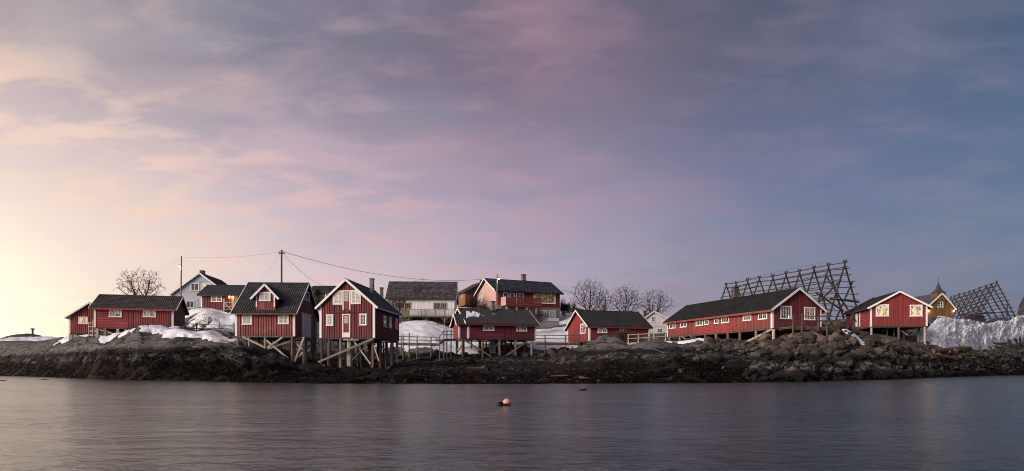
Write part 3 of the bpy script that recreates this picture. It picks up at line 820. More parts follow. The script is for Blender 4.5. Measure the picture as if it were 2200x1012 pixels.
# the rubble bank under the long cabin and on to the right
big, small = [], []
tries = 0
def dens(xp, v):
    if xp < 1480: return 0.10
    if xp < 1600: return 0.35
    return 1.0
cand = []
while len(cand) < 3000:
    xp = random.uniform(1440, 2260)
    sy = shoreY(xp)
    vmax = 27 if xp < 1720 else (22 if xp < 1860 else (17 if xp < 1990 else 17))
    v = random.uniform(0.3, vmax)
    if random.random() > dens(xp, v): continue
    if xp < 1600 and v < 16 and random.random() < 0.8: continue
    Y = sy + v; X = (xp - CX) / F * Y
    sz = min(1.6, 0.37 * math.exp(abs(random.gauss(0, 0.62)))) * (1.15 if 1650 < xp < 1870 else (1.1 if xp < 1990 else 0.85)) * random.uniform(0.8, 1.15)
    if xp < 1640: sz *= 0.72
    cand.append((X, Y, sz, random.uniform(0.05, 0.32)))
cand.sort(key=lambda c_: -c_[2] / c_[1])
rub = rock_cloud(RM, cand[300:], 'rubble_bank', 'boulder_stone')
tag(rub, 'bank of broken brown stones under the long cabin and on to the right', 'rubble', kind='structure')
place_rocks(rub, RM, cand[:300])

# larger rounded stones on the beach and under the walkways
bs = []
while len(bs) < 110:
    xp = random.uniform(660, 1330); v = random.uniform(1, 36)
    Y = shoreY(xp) + v; X = (xp - CX) / F * Y
    bs.append((X, Y, min(1.1, random.uniform(0.28, 0.5) * math.exp(abs(random.gauss(0, 0.35)))), random.uniform(-0.05, 0.15)))
for xp, yp, D_, sz in [(942, 745, 82, 2.3), (968, 752, 83, 1.5), (905, 757, 80, 2.4), (880, 752, 82, 1.6), (858, 762, 80, 1.3), (925, 764, 79, 1.3), (1000, 752, 84, 1.4), (1020, 760, 83, 1.2), (1040, 750, 86, 1.5), (1078, 756, 85, 1.6), (1105, 758, 85, 1.7), (1130, 763, 84, 1.5), (1165, 765, 83, 1.5), (1188, 752, 86, 1.9), (1210, 756, 86, 2.2), (1235, 764, 83, 1.5), (1012, 777, 72, 1.3), (1110, 779, 72, 1.1), (1190, 772, 78, 1.4), (720, 768, 74, 1.2), (810, 770, 74, 1.4), (840, 768, 76, 1.1), (870, 772, 76, 1.0), (1490, 730, 83, 1.3), (1520, 733, 82, 1.1),
                        (1680, 722, 70, 1.5), (1716, 727, 67.5, 1.3), (1754, 727, 67, 1.3), (1790, 722, 66.5, 1.3), (1810, 712, 67.5, 1.35), (1775, 718, 67.5, 1.0), (2185, 728, 115, 1.9), (2196, 716, 116, 2.2), (2176, 738, 113, 1.6), (2205, 735, 114, 2.2), (2165, 742, 111, 1.3), (2150, 745, 109, 1.2), (1655, 805, 52, 1.3), (1690, 800, 54, 1.0), (1748, 810, 54, 1.2), (1620, 795, 53, 1.1), (1810, 745, 65, 1.6), (1850, 752, 66, 1.5), (1780, 760, 63, 1.6), (1830, 770, 63, 1.7), (1870, 742, 69, 1.2)]:
    bs.append(((xp - CX) / F * D_, D_, sz * 0.9, 0.12))
place_rocks(ground, RB, [b_ for b_ in bs if b_[0] / b_[1] * F + CX < 1340])
place_rocks(rub, RM, [b_ for b_ in bs if b_[0] / b_[1] * F + CX >= 1340])

# small stones everywhere on the beach
ps = []
while len(ps) < 5200:
    xp = random.uniform(560, 1480); v = abs(random.gauss(0, 15)) + 0.4
    if v > 42: continue
    Y = shoreY(xp) + v
    ps.append(((xp - CX) / F * Y, Y, 0.06 + 0.09 * random.random() ** 2 + (0.12 if random.random() < 0.08 else 0), 0.2))
pb = rock_cloud(RB[:4], ps, 'pebbles', 'pebble')
tag(pb, 'loose stones scattered over the dark beach', 'pebbles', kind='stuff')

# ------------------------------------------------------------------ seaweed at the foot of the rocks
def weed():
    n = 130000
    xp = rng.uniform(-80, 2280, n)
    sy = np.interp(xp, SHX, SHY)
    v = rng.uniform(-0.8, 16, n) * rng.uniform(0.3, 1, n)
    Y = sy + v; X = (xp - CX) / F * Y
    z = zt(X, Y)
    lim = 1.75 + 0.7 * sstep(xp, 640, 500) + (fbm(X * 0.5, Y * 0.5, 3, 71) - 0.5) * 2.4
    lim = np.where((xp > 640) & (xp < 1240), 0.95 + (fbm(X * 0.4, Y * 0.4, 3, 71) - 0.5) * 1.5, lim)
    lim = np.where(xp > 1560, np.minimum(lim, 1.25 + (fbm(X * 0.6, Y * 0.6, 3, 72) - 0.5) * 1.6), lim)
    patch = fbm(X * 0.9, Y * 0.9, 3, 73)
    ok = (z < lim) & (z > -0.12) & (patch > 0.36)
    X, Y, z = X[ok], Y[ok], z[ok]; n = len(X)
    a = rng.uniform(0, 2 * math.pi, n); L = rng.uniform(0.10, 0.30, n); wd = rng.uniform(0.05, 0.13, n)
    d = np.stack([np.cos(a), np.sin(a) - 0.7, np.zeros(n)], -1); d /= np.linalg.norm(d, axis=1, keepdims=True)
    sd = np.stack([-d[:, 1], d[:, 0], np.zeros(n)], -1)
    p0 = np.stack([X, Y, z + 0.02], -1)
    p1 = p0 + d * L[:, None] * 0.5 + np.array([0, 0, 1]) * (rng.uniform(0.01, 0.07, n))[:, None]
    p2 = p0 + d * L[:, None] + np.array([0, 0, 1]) * (rng.uniform(-0.06, 0.05, n))[:, None]
    p2[:, 2] = np.maximum(p2[:, 2], 0.01)
    h = sd * wd[:, None] * 0.5
    V = np.stack([p0 - h * 0.5, p0 + h * 0.5, p1 + h, p1 - h, p2 + h * 0.7, p2 - h * 0.7], 1).reshape(-1, 3)
    b_ = np.arange(n)[:, None] * 6
    Q = np.concatenate([b_ + np.array([[0, 1, 2, 3]]), b_ + np.array([[3, 2, 4, 5]])])
    o = np_mesh('seaweed', V, Q, M['seaweed'], smooth=False)
    tag(o, 'brown and black seaweed hanging on the shore along the waterline', 'seaweed', kind='stuff')
weed()

# ------------------------------------------------------------------ houses
def hit(xp, yp, y0=41.0, y1=240.0):
    """where the view ray through a pixel meets the ground"""
    Ys = np.arange(y0, y1, 0.1)
    zr = CAMH + (HOR - yp) / F * Ys
    zg = zt((xp - CX) / F * Ys, Ys)
    k = np.argmax(zg >= zr)
    Y = Ys[k] if (zg >= zr).any() else y1
    return Vector(((xp - CX) / F * Y, Y, float(zg[k])))

class House:
    """local frame: x along the front wall (left to right), y away from the front, z up from the floor"""
    def __init__(s, name, label, cat, x0, x1, y, D, yaw, anchor='L', group=None, back=None, side='R', depth=None):
        a = math.radians(yaw)
        s.ux = Vector((math.cos(a), math.sin(a), 0)); s.uy = Vector((-math.sin(a), math.cos(a), 0))
        if anchor == 'L':
            s.O = px(x0, y, D); s.W = reach(s.O, s.ux, x1)
        else:
            Pr = px(x1, y, D); s.W = -reach(Pr, s.ux, x0); s.O = Pr - s.ux * s.W
        if depth is None:
            st = s.O + (s.ux * s.W if side == 'R' else Vector((0, 0, 0)))
            depth = reach(st, s.uy, back)
        s.Dp = depth
        s.root = empty(name, s.O, a)
        tag(s.root, label, cat, group)
        s.name = name
        print('HOUSE', name, 'W %.2f D %.2f floor %.2f' % (s.W, s.Dp, s.O.z), 'depth', round(D, 1))
    # --- rays
    def ray(s, xp, yp):
        o = Vector((0, 0, CAMH)) - s.O
        d = Vector(((xp - CX) / F, 1.0, (HOR - yp) / F))
        L = lambda v: Vector((v.dot(s.ux), v.dot(s.uy), v.z))
        return L(o), L(d)
    def plane(s, axis, val, xp, yp):
        o, d = s.ray(xp, yp)
        i = 'xyz'.index(axis)
        return o + d * ((val - o[i]) / d[i])
    def uz(s, side, xp, yp):
        if side == 'F': p = s.plane('y', 0.0, xp, yp); return p.x, p.z
        if side == 'R': p = s.plane('x', s.W, xp, yp); return p.y, p.z
        if side == 'L': p = s.plane('x', 0.0, xp, yp); return s.Dp - p.y, p.z
    def P(s, side, u, o, z):
        if side == 'F': return (u, -o, z)
        if side == 'R': return (s.W + o, u, z)
        if side == 'L': return (-o, s.Dp - u, z)
        return (s.W - u, s.Dp + o, z)
    def boxon(s, mb, side, u0, u1, z0, z1, o0, o1):
        mb.box(s.P(side, u0, o0, z0), s.P(side, u1, o1, z1)); return mb
    def len(s, side): return s.W if side in 'FB' else s.Dp
    def world(s, p):
        return s.O + s.ux * p[0] + s.uy * p[1] + Vector((0, 0, p[2]))
    def local(s, v):
        v = v - s.O
        return Vector((v.dot(s.ux), v.dot(s.uy), v.z))
    # --- shell
    def shell(s, hw, hr, ridge, rp=0.5, hw2=None):
        s.hw, s.hr, s.ridge, s.rp = hw, hr, ridge, rp
        s.hw2 = hw if hw2 is None else hw2
    def top(s, side, u):
        """wall height at u along a side"""
        if s.ridge == 'y':
            if side == 'L': return s.hw
            if side == 'R': return s.hw2
            f = u / s.W
            if side == 'B': f = 1 - f
            return s.hw + (s.hr - s.hw) * f / s.rp if f < s.rp else s.hw2 + (s.hr - s.hw2) * (1 - f) / (1 - s.rp)
        if side == 'F': return s.hw
        if side == 'B': return s.hw2
        f = u / s.Dp
        if side == 'L': f = 1 - f
        return s.hw + (s.hr - s.hw) * f / s.rp if f < s.rp else s.hw2 + (s.hr - s.hw2) * (1 - f) / (1 - s.rp)
    def core(s, mat, clads, boards=None, name='wall'):
        """solid walls with their boarding; clads: side -> list of (u0, u1, 'v'|'h', material or None)"""
        W, D = s.W, s.Dp
        mb = MB()
        if s.ridge == 'y':
            pr = [(0, 0), (W, 0), (W, s.hw2), (W * s.rp, s.hr), (0, s.hw)]
            vs = [(a, 0, b) for a, b in pr] + [(a, D, b) for a, b in pr]
        else:
            pr = [(0, 0), (D, 0), (D, s.hw2), (D * s.rp, s.hr), (0, s.hw)]
            vs = [(0, a, b) for a, b in pr] + [(W, a, b) for a, b in pr]
        mb.add(vs, [(0, 1, 2, 3, 4), (9, 8, 7, 6, 5), (0, 5, 6, 1), (1, 6, 7, 2), (2, 7, 8, 3), (3, 8, 9, 4), (4, 9, 5, 0)])
        extra = {}
        for side, lst in clads.items():
            for (u0, u1, kind, m2) in lst:
                tgt = mb if m2 is None else extra.setdefault((m2, kind), MB())
                s.clad(tgt, side, u0, u1, kind)
        w_ = mb.build(name, M[mat], s.root)
        for (m2, kind), q in extra.items():
            q.build('wall_panel' if kind == 'v' else 'log_panel', M[m2], s.root)
        s.wall = w_
        return w_
    def clad(s, mb, side, u0, u1, kind, z0=-0.03, z1=None, pitch=None):
        L = s.len(side)
        u1 = min(u1, L); u0 = max(0, u0)
        if kind == 'v':
            p = pitch or 0.235
            n = max(1, int((u1 - u0) / p)); p = (u1 - u0) / n
            for i in range(n):
                a = u0 + i * p + p * 0.12; b = a + p * 0.66
                j = random.uniform(-0.003, 0.004)
                ta, tb = s.top(side, a), s.top(side, b)
                if z1 is not None: ta = min(ta, z1); tb = min(tb, z1)
                c_ = [s.P(side, a, 0.0, z0), s.P(side, b, 0.0, z0), s.P(side, b, 0.048 + j, z0), s.P(side, a, 0.048 + j, z0),
                      s.P(side, a, 0.0, ta), s.P(side, b, 0.0, tb), s.P(side, b, 0.048 + j, tb), s.P(side, a, 0.048 + j, ta)]
                mb.hexa(c_)
        else:
            p = pitch or 0.17
            zt_ = max(s.top(side, u0 + 0.01), s.top(side, u1 - 0.01), s.top(side, L * s.rp) if u0 < L * s.rp < u1 else 0)
            if z1 is not None: zt_ = min(zt_, z1)
            n = max(1, int((zt_ - z0) / p)); p = (zt_ - z0) / n
            for i in range(n):
                a = z0 + i * p; b = a + p * 0.93
                ua, ub = u0, u1
                if s.top(side, u0 + 0.001) < b or s.top(side, u1 - 0.001) < b:      # clip to the gable
                    us = np.linspace(u0, u1, 60); ok = [u for u in us if s.top(side, u) >= b]
                    if not ok: continue
                    ua, ub = ok[0], ok[-1]
                j = random.uniform(-0.008, 0.008)
                mb.hexa([s.P(side, ua, 0.0, a), s.P(side, ub, 0.0, a), s.P(side, ub, 0.04 + j, a), s.P(side, ua, 0.04 + j, a),
                         s.P(side, ua, 0.0, b), s.P(side, ub, 0.0, b), s.P(side, ub, 0.008, b), s.P(side, ua, 0.008, b)])
    def corner(s, side, end, w_=0.15, mat='white_trim', z0=-0.04, z1=None):
        L = s.len(side); u0, u1 = (-0.045, w_) if end == 0 else (L - w_, L + 0.045)
        t_ = s.top(side, 0.02 if end == 0 else L - 0.02) - 0.02 if z1 is None else z1
        s.boxon(MB(), side, u0, u1, z0, t_, 0.002, 0.062).build('corner_board', M[mat], s.root) if True else None
    def corner_both(s, c_, **k):
        """board on both faces of a visible corner: 'FL' or 'FR'"""
        if c_ == 'FL': s.corner('F', 0, **k); s.corner('L', 1, **k)
        else: s.corner('F', 1, **k); s.corner('R', 0, **k)
    # --- roof
    def slope(s, name, e0, e1, r0, r1, mat, kind, rib=0.24, th=0.07):
        """one roof slope from eave e0-e1 up to ridge r0-r1"""
        e0, e1, r0, r1 = map(Vector, (e0, e1, r0, r1))
        n = (e1 - e0).cross(r0 - e0).normalized()
        if n.z < 0: n = -n
        mb = MB()
        mb.add([e0, e1, r1, r0, e0 + n * th, e1 + n * th, r1 + n * th, r0 + n * th],
               [(0, 1, 2, 3), (7, 6, 5, 4), (0, 4, 5, 1), (1, 5, 6, 2), (2, 6, 7, 3), (3, 7, 4, 0)])
        Lw = (e1 - e0).length; Ls = (r0 - e0).length
        ua = (e1 - e0) / Lw
        if kind in ('rib', 'pantile'):
            k = max(2, int(Lw / rib)); p = Lw / k
            for i in range(k):
                a = e0 + ua * (i + 0.15) * p + n * th; b = a + ua * p * 0.7; c_ = r0 + ua * (i + 0.15) * p + n * th; d = c_ + ua * p * 0.7
                h = 0.065
                if kind == 'rib':
                    ma = (a + b) / 2 + n * h; mc = (c_ + d) / 2 + n * h
                    mb.add([a, b, c_, d, ma, mc], [(0, 4, 5, 2), (4, 1, 3, 5), (0, 1, 4), (2, 5, 3)])
                else:
                    m_ = max(3, int(Ls / 0.36))
                    for q in range(m_):
                        f0, f1 = q / m_, (q + 1) / m_
                        a0 = a.lerp(c_, f0); b0 = b.lerp(d, f0); a1 = a.lerp(c_, f1); b1 = b.lerp(d, f1)
                        m0 = (a0 + b0) / 2 + n * h * 1.25; m1 = (a1 + b1) / 2 + n * h * 0.5
                        mb.add([a0, b0, a1, b1, m0, m1], [(0, 4, 5, 2), (4, 1, 3, 5), (0, 1, 4)])
        elif kind == 'tile':
            m_ = max(4, int(Ls / 0.36)); k = max(4, int(Lw / 0.36))
            us = (r0 - e0) / Ls
            for q in range(m_):
                off = (q % 2) * 0.5
                for i in range(k):
                    u0 = max(0, (i + off) / k * Lw + 0.012); u1 = min(Lw, (i + 1 + off) / k * Lw - 0.012)
                    if u1 - u0 < 0.05: continue
                    w0, w1 = q / m_ * Ls, (q + 1.0) / m_ * Ls
                    j = random.uniform(-0.006, 0.010)
                    a = e0 + ua * u0 + us * w0 + n * th; b = e0 + ua * u1 + us * w0 + n * th
                    c_ = e0 + ua * u1 + us * w1 + n * th; d = e0 + ua * u0 + us * w1 + n * th
                    hi = n * (0.055 + j); lo = n * 0.012
                    mb.add([a, b, a + hi, b + hi, c_ + lo, d + lo], [(0, 1, 3, 2), (2, 3, 4, 5), (0, 2, 5), (1, 4, 3)])
        elif kind == 'sheet':
            k = max(2, int(Lw / 0.9)); p = Lw / k
            for i in range(1, k):
                mb.beam(e0 + ua * i * p + n * (th + 0.012), r0 + ua * i * p + n * (th + 0.012), 0.035, 0.03, n)
        return mb.build(name, M[mat], s.roof), n
    def make_roof(s, mat, kind, oe=0.3, og=0.3, barge='white_trim', fascia='white_trim', fw=0.14, bw=0.17, ridge_cap=True, rib=0.24, og2=None):
        W, D = s.W, s.Dp
        og2 = og if og2 is None else og2
        s.roof = empty('roof', (0, 0, 0), 0, s.root)
        lift = 0.03
        if s.ridge == 'y':
            rx = W * s.rp
            sl, sr = (s.hr - s.hw) / rx, (s.hr - s.hw2) / (W - rx)
            lines = [((-oe, s.hw - sl * oe), (rx, s.hr)), ((W + oe, s.hw2 - sr * oe), (rx, s.hr))]
            mk = lambda c_, v: (c_[0], v, c_[1] + lift)
            ends = (-og, D + og2)
        else:
            ry = D * s.rp
            sl, sr = (s.hr - s.hw) / ry, (s.hr - s.hw2) / (D - ry)
            lines = [((-oe, s.hw - sl * oe), (ry, s.hr)), ((D + oe, s.hw2 - sr * oe), (ry, s.hr))]
            mk = lambda c_, v: (v, c_[0], c_[1] + lift)
            ends = (-og, W + og2)
        ns_ = []
        for e, r in lines:
            o, n = s.slope('roof_slope', mk(e, ends[0]), mk(e, ends[1]), mk(r, ends[0]), mk(r, ends[1]), mat, kind, rib)
            ns_.append(n)
            sgn = 1 if e is lines[0][0] else -1
            if barge:
                for ev in ends:
                    d_ = -0.03 if ev == ends[0] else 0.03
                    a = Vector(mk(e, ev + d_)); b = Vector(mk(r, ev + d_))
                    mb = MB(); up = n
                    a2 = a - n * (bw / 2 - 0.085); b2 = b - n * (bw / 2 - 0.085)
                    mb.beam(a2 - (b2 - a2).normalized() * 0.04, b2, 0.05 if True else 0, bw, n)
                    mb.build('bargeboard', M[barge], s.roof)
            if fascia:
                a = Vector(mk(e, ends[0] + 0.02)); b = Vector(mk(e, ends[1] - 0.02))
                dv = Vector((0, 0, -fw / 2 + 0.03))
                out = (a - Vector(mk(r, ends[0]))); out.z = 0; out.normalize()
                MB().beam(a + dv + out * 0.02, b + dv + out * 0.02, 0.035, fw).build('fascia', M[fascia], s.roof)
        if ridge_cap:
            a = Vector(mk(lines[0][1], ends[0])) + Vector((0, 0, 0.09)); b = Vector(mk(lines[0][1], ends[1])) + Vector((0, 0, 0.09))
            mb = MB()
            for n in ns_:
                h = Vector((n.x, n.y, 0)).normalized() * 0.16
                dn = Vector((0, 0, -0.16 * math.sqrt(max(0, 1 - n.z ** 2)) / max(n.z, 0.2)))
                mb.add([a + n * 0.02, b + n * 0.02, b + h + dn + n * 0.03, a + h + dn + n * 0.03], [(0, 1, 2, 3)])
            mb.build('ridge_cap', M[mat], s.roof)
    def roof_z(s, x, y):
        q, L, = (x, s.W) if s.ridge == 'y' else (y, s.Dp)
        f = q / L
        return s.hw + (s.hr - s.hw) * f / s.rp if f < s.rp else s.hw2 + (s.hr - s.hw2) * (1 - f) / (1 - s.rp)
    def chimney(s, x0, x1, ytop, mat, at=None, cap=True, cap_mat=None, pot=False, off=0.0, foot=None):
        """pixel columns x0-x1 and the top row; stands on the ridge line moved by off"""
        if s.ridge == 'y':
            X = s.W * s.rp + off
            a = s.plane('x', X, x0, ytop); b = s.plane('x', X, x1, ytop)
            c_ = Vector((X, (a.y + b.y) / 2 if at is None else at, 0))
            wd = abs((x1 - x0) / F * s.world(c_).y)
            z1 = (a.z + b.z) / 2
        else:
            Y = s.Dp * s.rp + off
            a = s.plane('y', Y, x0, ytop); b = s.plane('y', Y, x1, ytop)
            c_ = Vector(((a.x + b.x) / 2, Y, 0)); wd = abs(b.x - a.x); z1 = (a.z + b.z) / 2
        z0 = s.roof_z(c_.x, c_.y) - 0.5
        h = wd / 2
        mb = MB(); mb.box((c_.x - h * 0.9, c_.y - h * 0.9, z0), (c_.x + h * 0.9, c_.y + h * 0.9, z1 - (0.12 if cap else 0)))
        ch = mb.build('chimney', M[mat], s.roof)
        if cap:
            q = MB(); q.box((c_.x - h * 1.08, c_.y - h * 1.08, z1 - 0.118), (c_.x + h * 1.08, c_.y + h * 1.08, z1 - 0.02))
            q.box((c_.x - h * 0.6, c_.y - h * 0.6, z1 - 0.02), (c_.x + h * 0.6, c_.y + h * 0.6, z1 + 0.03))
            q.build('cap', M[cap_mat or mat], s.roof)
        q = MB(); q.box((c_.x - h * 1.1, c_.y - h * 1.1, z0), (c_.x + h * 1.1, c_.y + h * 1.1, z0 + 0.62)); q.build('flashing', M['dark_metal'], s.roof)
    # --- openings
    def window(s, side, x0, y0, x1, y1, pane='pane_dark', sashes=2, rows=2, cols=2, trim='white_trim', cw=0.10, head=True, label=None):
        u0, za = s.uz(side, x0, (y0 + y1) / 2); u1, zb = s.uz(side, x1, (y0 + y1) / 2)
        _, zt0 = s.uz(side, (x0 + x1) / 2, y0); _, zt1 = s.uz(side, (x0 + x1) / 2, y1)
        s.window_m(side, u0, u1, zt1, zt0, pane, sashes, rows, cols, trim, cw, head)
    def window_m(s, side, u0, u1, z0, z1, pane, sashes=2, rows=2, cols=2, trim='white_trim', cw=0.11, head=True, off=0.0, parent=None):
        if u1 < u0: u0, u1 = u1, u0
        cw = min(cw, (u1 - u0) * 0.2)
        mb = MB(); B = lambda a, b, c_, d, o0, o1, q=mb: s.boxon(q, side, a, b, c_, d, o0 + off, o1 + off)
        B(u0, u0 + cw, z0 + cw, z1 - cw, 0.0, 0.082); B(u1 - cw, u1, z0 + cw, z1 - cw, 0.0, 0.082)
        ex = 0.035 if head else 0
        B(u0 - ex, u1 + ex, z1 - cw, z1, 0.0, 0.094)
        w_ = mb.build('window', M[trim], parent or s.root)
        sl = MB(); B(u0 - ex, u1 + ex, z0, z0 + cw * 0.9, 0.0, 0.13, sl); sl.build('sill', M[trim], w_)
        a0, a1, b0, b1 = u0 + cw, u1 - cw, z0 + cw, z1 - cw
        sw = (a1 - a0) / sashes; fr = min(0.038, sw * 0.11); mu = min(0.024, sw * 0.065)
        for i in range(sashes):
            p0, p1 = a0 + i * sw + 0.004, a0 + (i + 1) * sw - 0.004
            q = MB()
            B(p0, p0 + fr, b0, b1, 0.0, 0.068, q); B(p1 - fr, p1, b0, b1, 0.0, 0.068, q)
            B(p0 + fr, p1 - fr, b0, b0 + fr, 0.0, 0.067, q); B(p0 + fr, p1 - fr, b1 - fr, b1, 0.0, 0.067, q)
            for r in range(1, rows):
                zc = b0 + fr + (b1 - b0 - 2 * fr) * r / rows; B(p0 + fr, p1 - fr, zc - mu / 2, zc + mu / 2, 0.0, 0.062, q)
            for c_ in range(1, cols):
                uc = p0 + fr + (p1 - p0 - 2 * fr) * c_ / cols; B(uc - mu / 2, uc + mu / 2, b0 + fr, b1 - fr, 0.0, 0.064, q)
            q.build('sash', M[trim], w_)
            g = MB(); B(p0 + fr * 0.6, p1 - fr * 0.6, b0 + fr * 0.6, b1 - fr * 0.6, 0.0, 0.052, g); g.build('pane', M[pane], w_)
        return w_
    def panel(s, name, side, x0, y0, x1, y1, mat, o0=0.0, o1=0.05, parent=None):
        ym = (y0 + y1) / 2; xm = (x0 + x1) / 2
        u0, _ = s.uz(side, x0, ym); u1, _ = s.uz(side, x1, ym)
        _, z1 = s.uz(side, xm, y0); _, z0 = s.uz(side, xm, y1)
        return s.boxon(MB(), side, min(u0, u1), max(u0, u1), z0, z1, o0, o1).build(name, M[mat], parent or s.root)
    def poly_on(s, name, side, pts, mat, o0, o1, parent=None):
        q = [s.uz(side, *p) for p in pts]; n = len(q)
        vs = [s.P(side, u, o0, z) for u, z in q] + [s.P(side, u, o1, z) for u, z in q]
        fs = [tuple(range(n)), tuple(range(2 * n - 1, n - 1, -1))] + [(i, (i + 1) % n, n + (i + 1) % n, n + i) for i in range(n)]
        mb = MB().add(vs, fs)
        o = mb.build(name, M[mat], parent or s.root)
        bm = bmesh.new(); bm.from_mesh(o.data); bmesh.ops.recalc_face_normals(bm, faces=bm.faces); bm.to_mesh(o.data); bm.free()
        return o
    # --- underpinning
    def floor(s, mat='dark_timber', h=0.16):
        mb = MB()
        e = 0.03
        mb.box((-0.0, 0.02, -h), (s.W, 0.16, -0.035)); mb.box((0, s.Dp - 0.16, -h), (s.W, s.Dp - 0.02, -0.035))
        mb.box((0.02, 0.165, -h), (0.16, s.Dp - 0.165, -0.035)); mb.box((s.W - 0.16, 0.165, -h), (s.W - 0.02, s.Dp - 0.165, -0.035))
        n = max(2, int(s.W / 1.4))
        for i in range(1, n):
            x = s.W * i / n; mb.box((x - 0.06, 0.165, -h), (x + 0.06, s.Dp - 0.165, -0.04))
        mb.build('floor_frame', M[mat], s.root)
    def stilt_l(s, x, y, mat='grey_timber', r=0.10, z1=-0.165, lean=0.0, round_=True):
        wpt = s.world((x, y, 0))
        g = ztf(wpt.x, wpt.y) - s.O.z - 0.3
        if g > z1 - 0.1: return
        mb = MB()
        if round_:
            n = 4; pts = [Vector((x + random.uniform(-.03, .03) * (i / n) + lean * i / n, y, z1 + (g - z1) * i / n)) for i in range(n + 1)]
            mb.tube(pts, [r * random.uniform(0.9, 1.1) for _ in pts], 8)
        else:
            mb.box((x - r, y - r, g), (x + r, y + r, z1))
        mb.build('stilt', M[mat], s.root, smooth=False)
    def stilt(s, xp, y=0.12, mat='grey_timber', r=0.10, **k):
        p = s.plane('y', y, xp, 740); s.stilt_l(p.x, y, mat, r, **k)
    def stilt_side(s, side, xp, mat='grey_timber', r=0.10, inset=0.12, **k):
        X = s.W - inset if side == 'R' else inset
        p = s.plane('x', X, xp, 740); s.stilt_l(X, p.y, mat, r, **k)
    def brace(s, p0, p1, y=0.05, mat='pale_timber', w_=0.13, side=None, t_=0.05):
        if side == 'R': a = s.plane('x', s.W - y, *p0); b = s.plane('x', s.W - y, *p1)
        elif side == 'L': a = s.plane('x', y, *p0); b = s.plane('x', y, *p1)
        else: a = s.plane('y', y, *p0); b = s.plane('y', y, *p1)
        up = (0, 1, 0) if side is None else (1, 0, 0)
        MB().beam(a, b, w_, t_, up).build('brace', M[mat], s.root)
    def grid_stilts(s, nx, ny, mat='dark_timber', r=0.09, y0=1.4, inset=0.4):
        for j in range(ny):
            y = y0 + (s.Dp - y0 - 0.2) * (j / max(1, ny - 1))
            for i in range(nx):
                s.stilt_l(inset + (s.W - 2 * inset) * i / (nx - 1) + random.uniform(-.2, .2), y, mat, r)

def hz(h, yp, side='F', xp=None, plane=None):
    """height of a pixel row on the front (or another) plane"""
    if plane is not None: return h.plane(plane[0], plane[1], xp, yp).z
    return h.uz(side, xp, yp)[1]
GR = 'red cabins on stilts along the shore'

# ---- leftmost small cabin
A = House('cabin', 'leftmost small red cabin with asymmetric gable and lit window', 'cabin', 149, 236, 715.5, 88, 14, 'L', GR, depth=6.0)
A.shell(hz(A, 679, xp=150), hz(A, 652, xp=193), 'y', 0.5, hz(A, 679, xp=150))
A.core('red_sunlit', {'F': [(0, 99, 'v', None)], 'L': [(0, 99, 'v', None)], 'R': [(0, 99, 'v', None)]})
A.corner('F', 0); A.corner('L', 1)
A.make_roof('roof_warm', 'pantile', 0.4, 0.35)
A.window('F', 168.5, 680.5, 189, 696.5, 'pane_lit')
A.floor()
for x_ in (153, 163): A.stilt(x_, 0.3, 'concrete', 0.22, round_=False)
for x_ in (178, 196, 214): A.stilt(x_, 0.3, 'grey_timber', 0.14)
A.grid_stilts(3, 2)

# ---- long low cabin with the log panel
B = House('cabin', 'long low red cabin with log-panelled left half above the snowy rock dome', 'cabin', 203, 372, 705, 75, 15, 'R', GR, back=396.5, side='R')
B.shell(hz(B, 661.5, xp=330), hz(B, 636.5, xp=300, plane=('y', B.Dp / 2)), 'x')
uB = B.uz('F', 275.5, 690)[0]
B.core('red_sunlit', {'F': [(0.16, uB, 'h', 'red_log'), (uB + 0.09, 99, 'v', None)], 'R': [(0, 99, 'v', 'red_deep')], 'L': [(0, 99, 'v', None)]})  # right gable in a deeper red, its shade put into the colour
B.panel('trim_board', 'F', 274.6, 663, 276.4, 705.5, 'red_sunlit', 0.0, 0.065)
B.corner_both('FR'); B.corner_both('FL'); B.corner('R', 1)
B.make_roof('roof_warm', 'pantile', 0.38, 0.42, 'white_trim', 'red_sunlit', 0.2, 0.2)
B.window('F', 234.5, 663.5, 262, 681.8, 'pane_bright'); B.window('F', 307.5, 663.5, 335, 681.8, 'pane_bright')  # panes glow faintly in place of reflected sky
B.floor('brown_timber')
for x_ in (209, 225.5, 253.5, 270, 288, 310, 340, 366): B.stilt(x_, 0.1, 'pale_timber' if x_ in (209, 253.5) else 'grey_timber', 0.13, round_=False)
B.brace((213, 708), (250, 719)); B.brace((238, 712), (228, 724), 1.5, 'grey_timber', 0.09)
B.grid_stilts(6, 2)

# ---- blue-grey house on the hill
Cc = House('house', 'pale blue-grey gabled house with white barge boards behind the cabins', 'house', 370, 489, 664, 108, 4, 'L', None, depth=9)
Cc.shell(hz(Cc, 630, xp=371), hz(Cc, 587, xp=429), 'y')
Cc.core('blue_grey_clap', {'F': [(0, 99, 'h', None)], 'L': [(0, 99, 'h', None)], 'R': [(0, 99, 'h', None)]})
Cc.make_roof('roof_slate', 'rib', 0.35, 0.35, 'white_trim', 'white_trim', 0.15, 0.25)
Cc.window('F', 409.8, 608, 428, 626, 'pane_dark', 2, 1, 1); Cc.window('F', 399.5, 646, 418, 662.5, 'pane_dark', 2, 1, 1)
Cc.window('F', 435, 609, 452.8, 626, 'pane_lit', 2, 1, 1)
Cc.chimney(423, 432, 578.5, 'chimney_brown', at=1.0, cap=True)
Cc.panel('vent', 'F', 424, 643.5, 427.5, 647, 'metal_grey'); Cc.panel('vent', 'F', 430.5, 605, 433.5, 607.5, 'metal_grey')
Cc.root.location.z -= 0

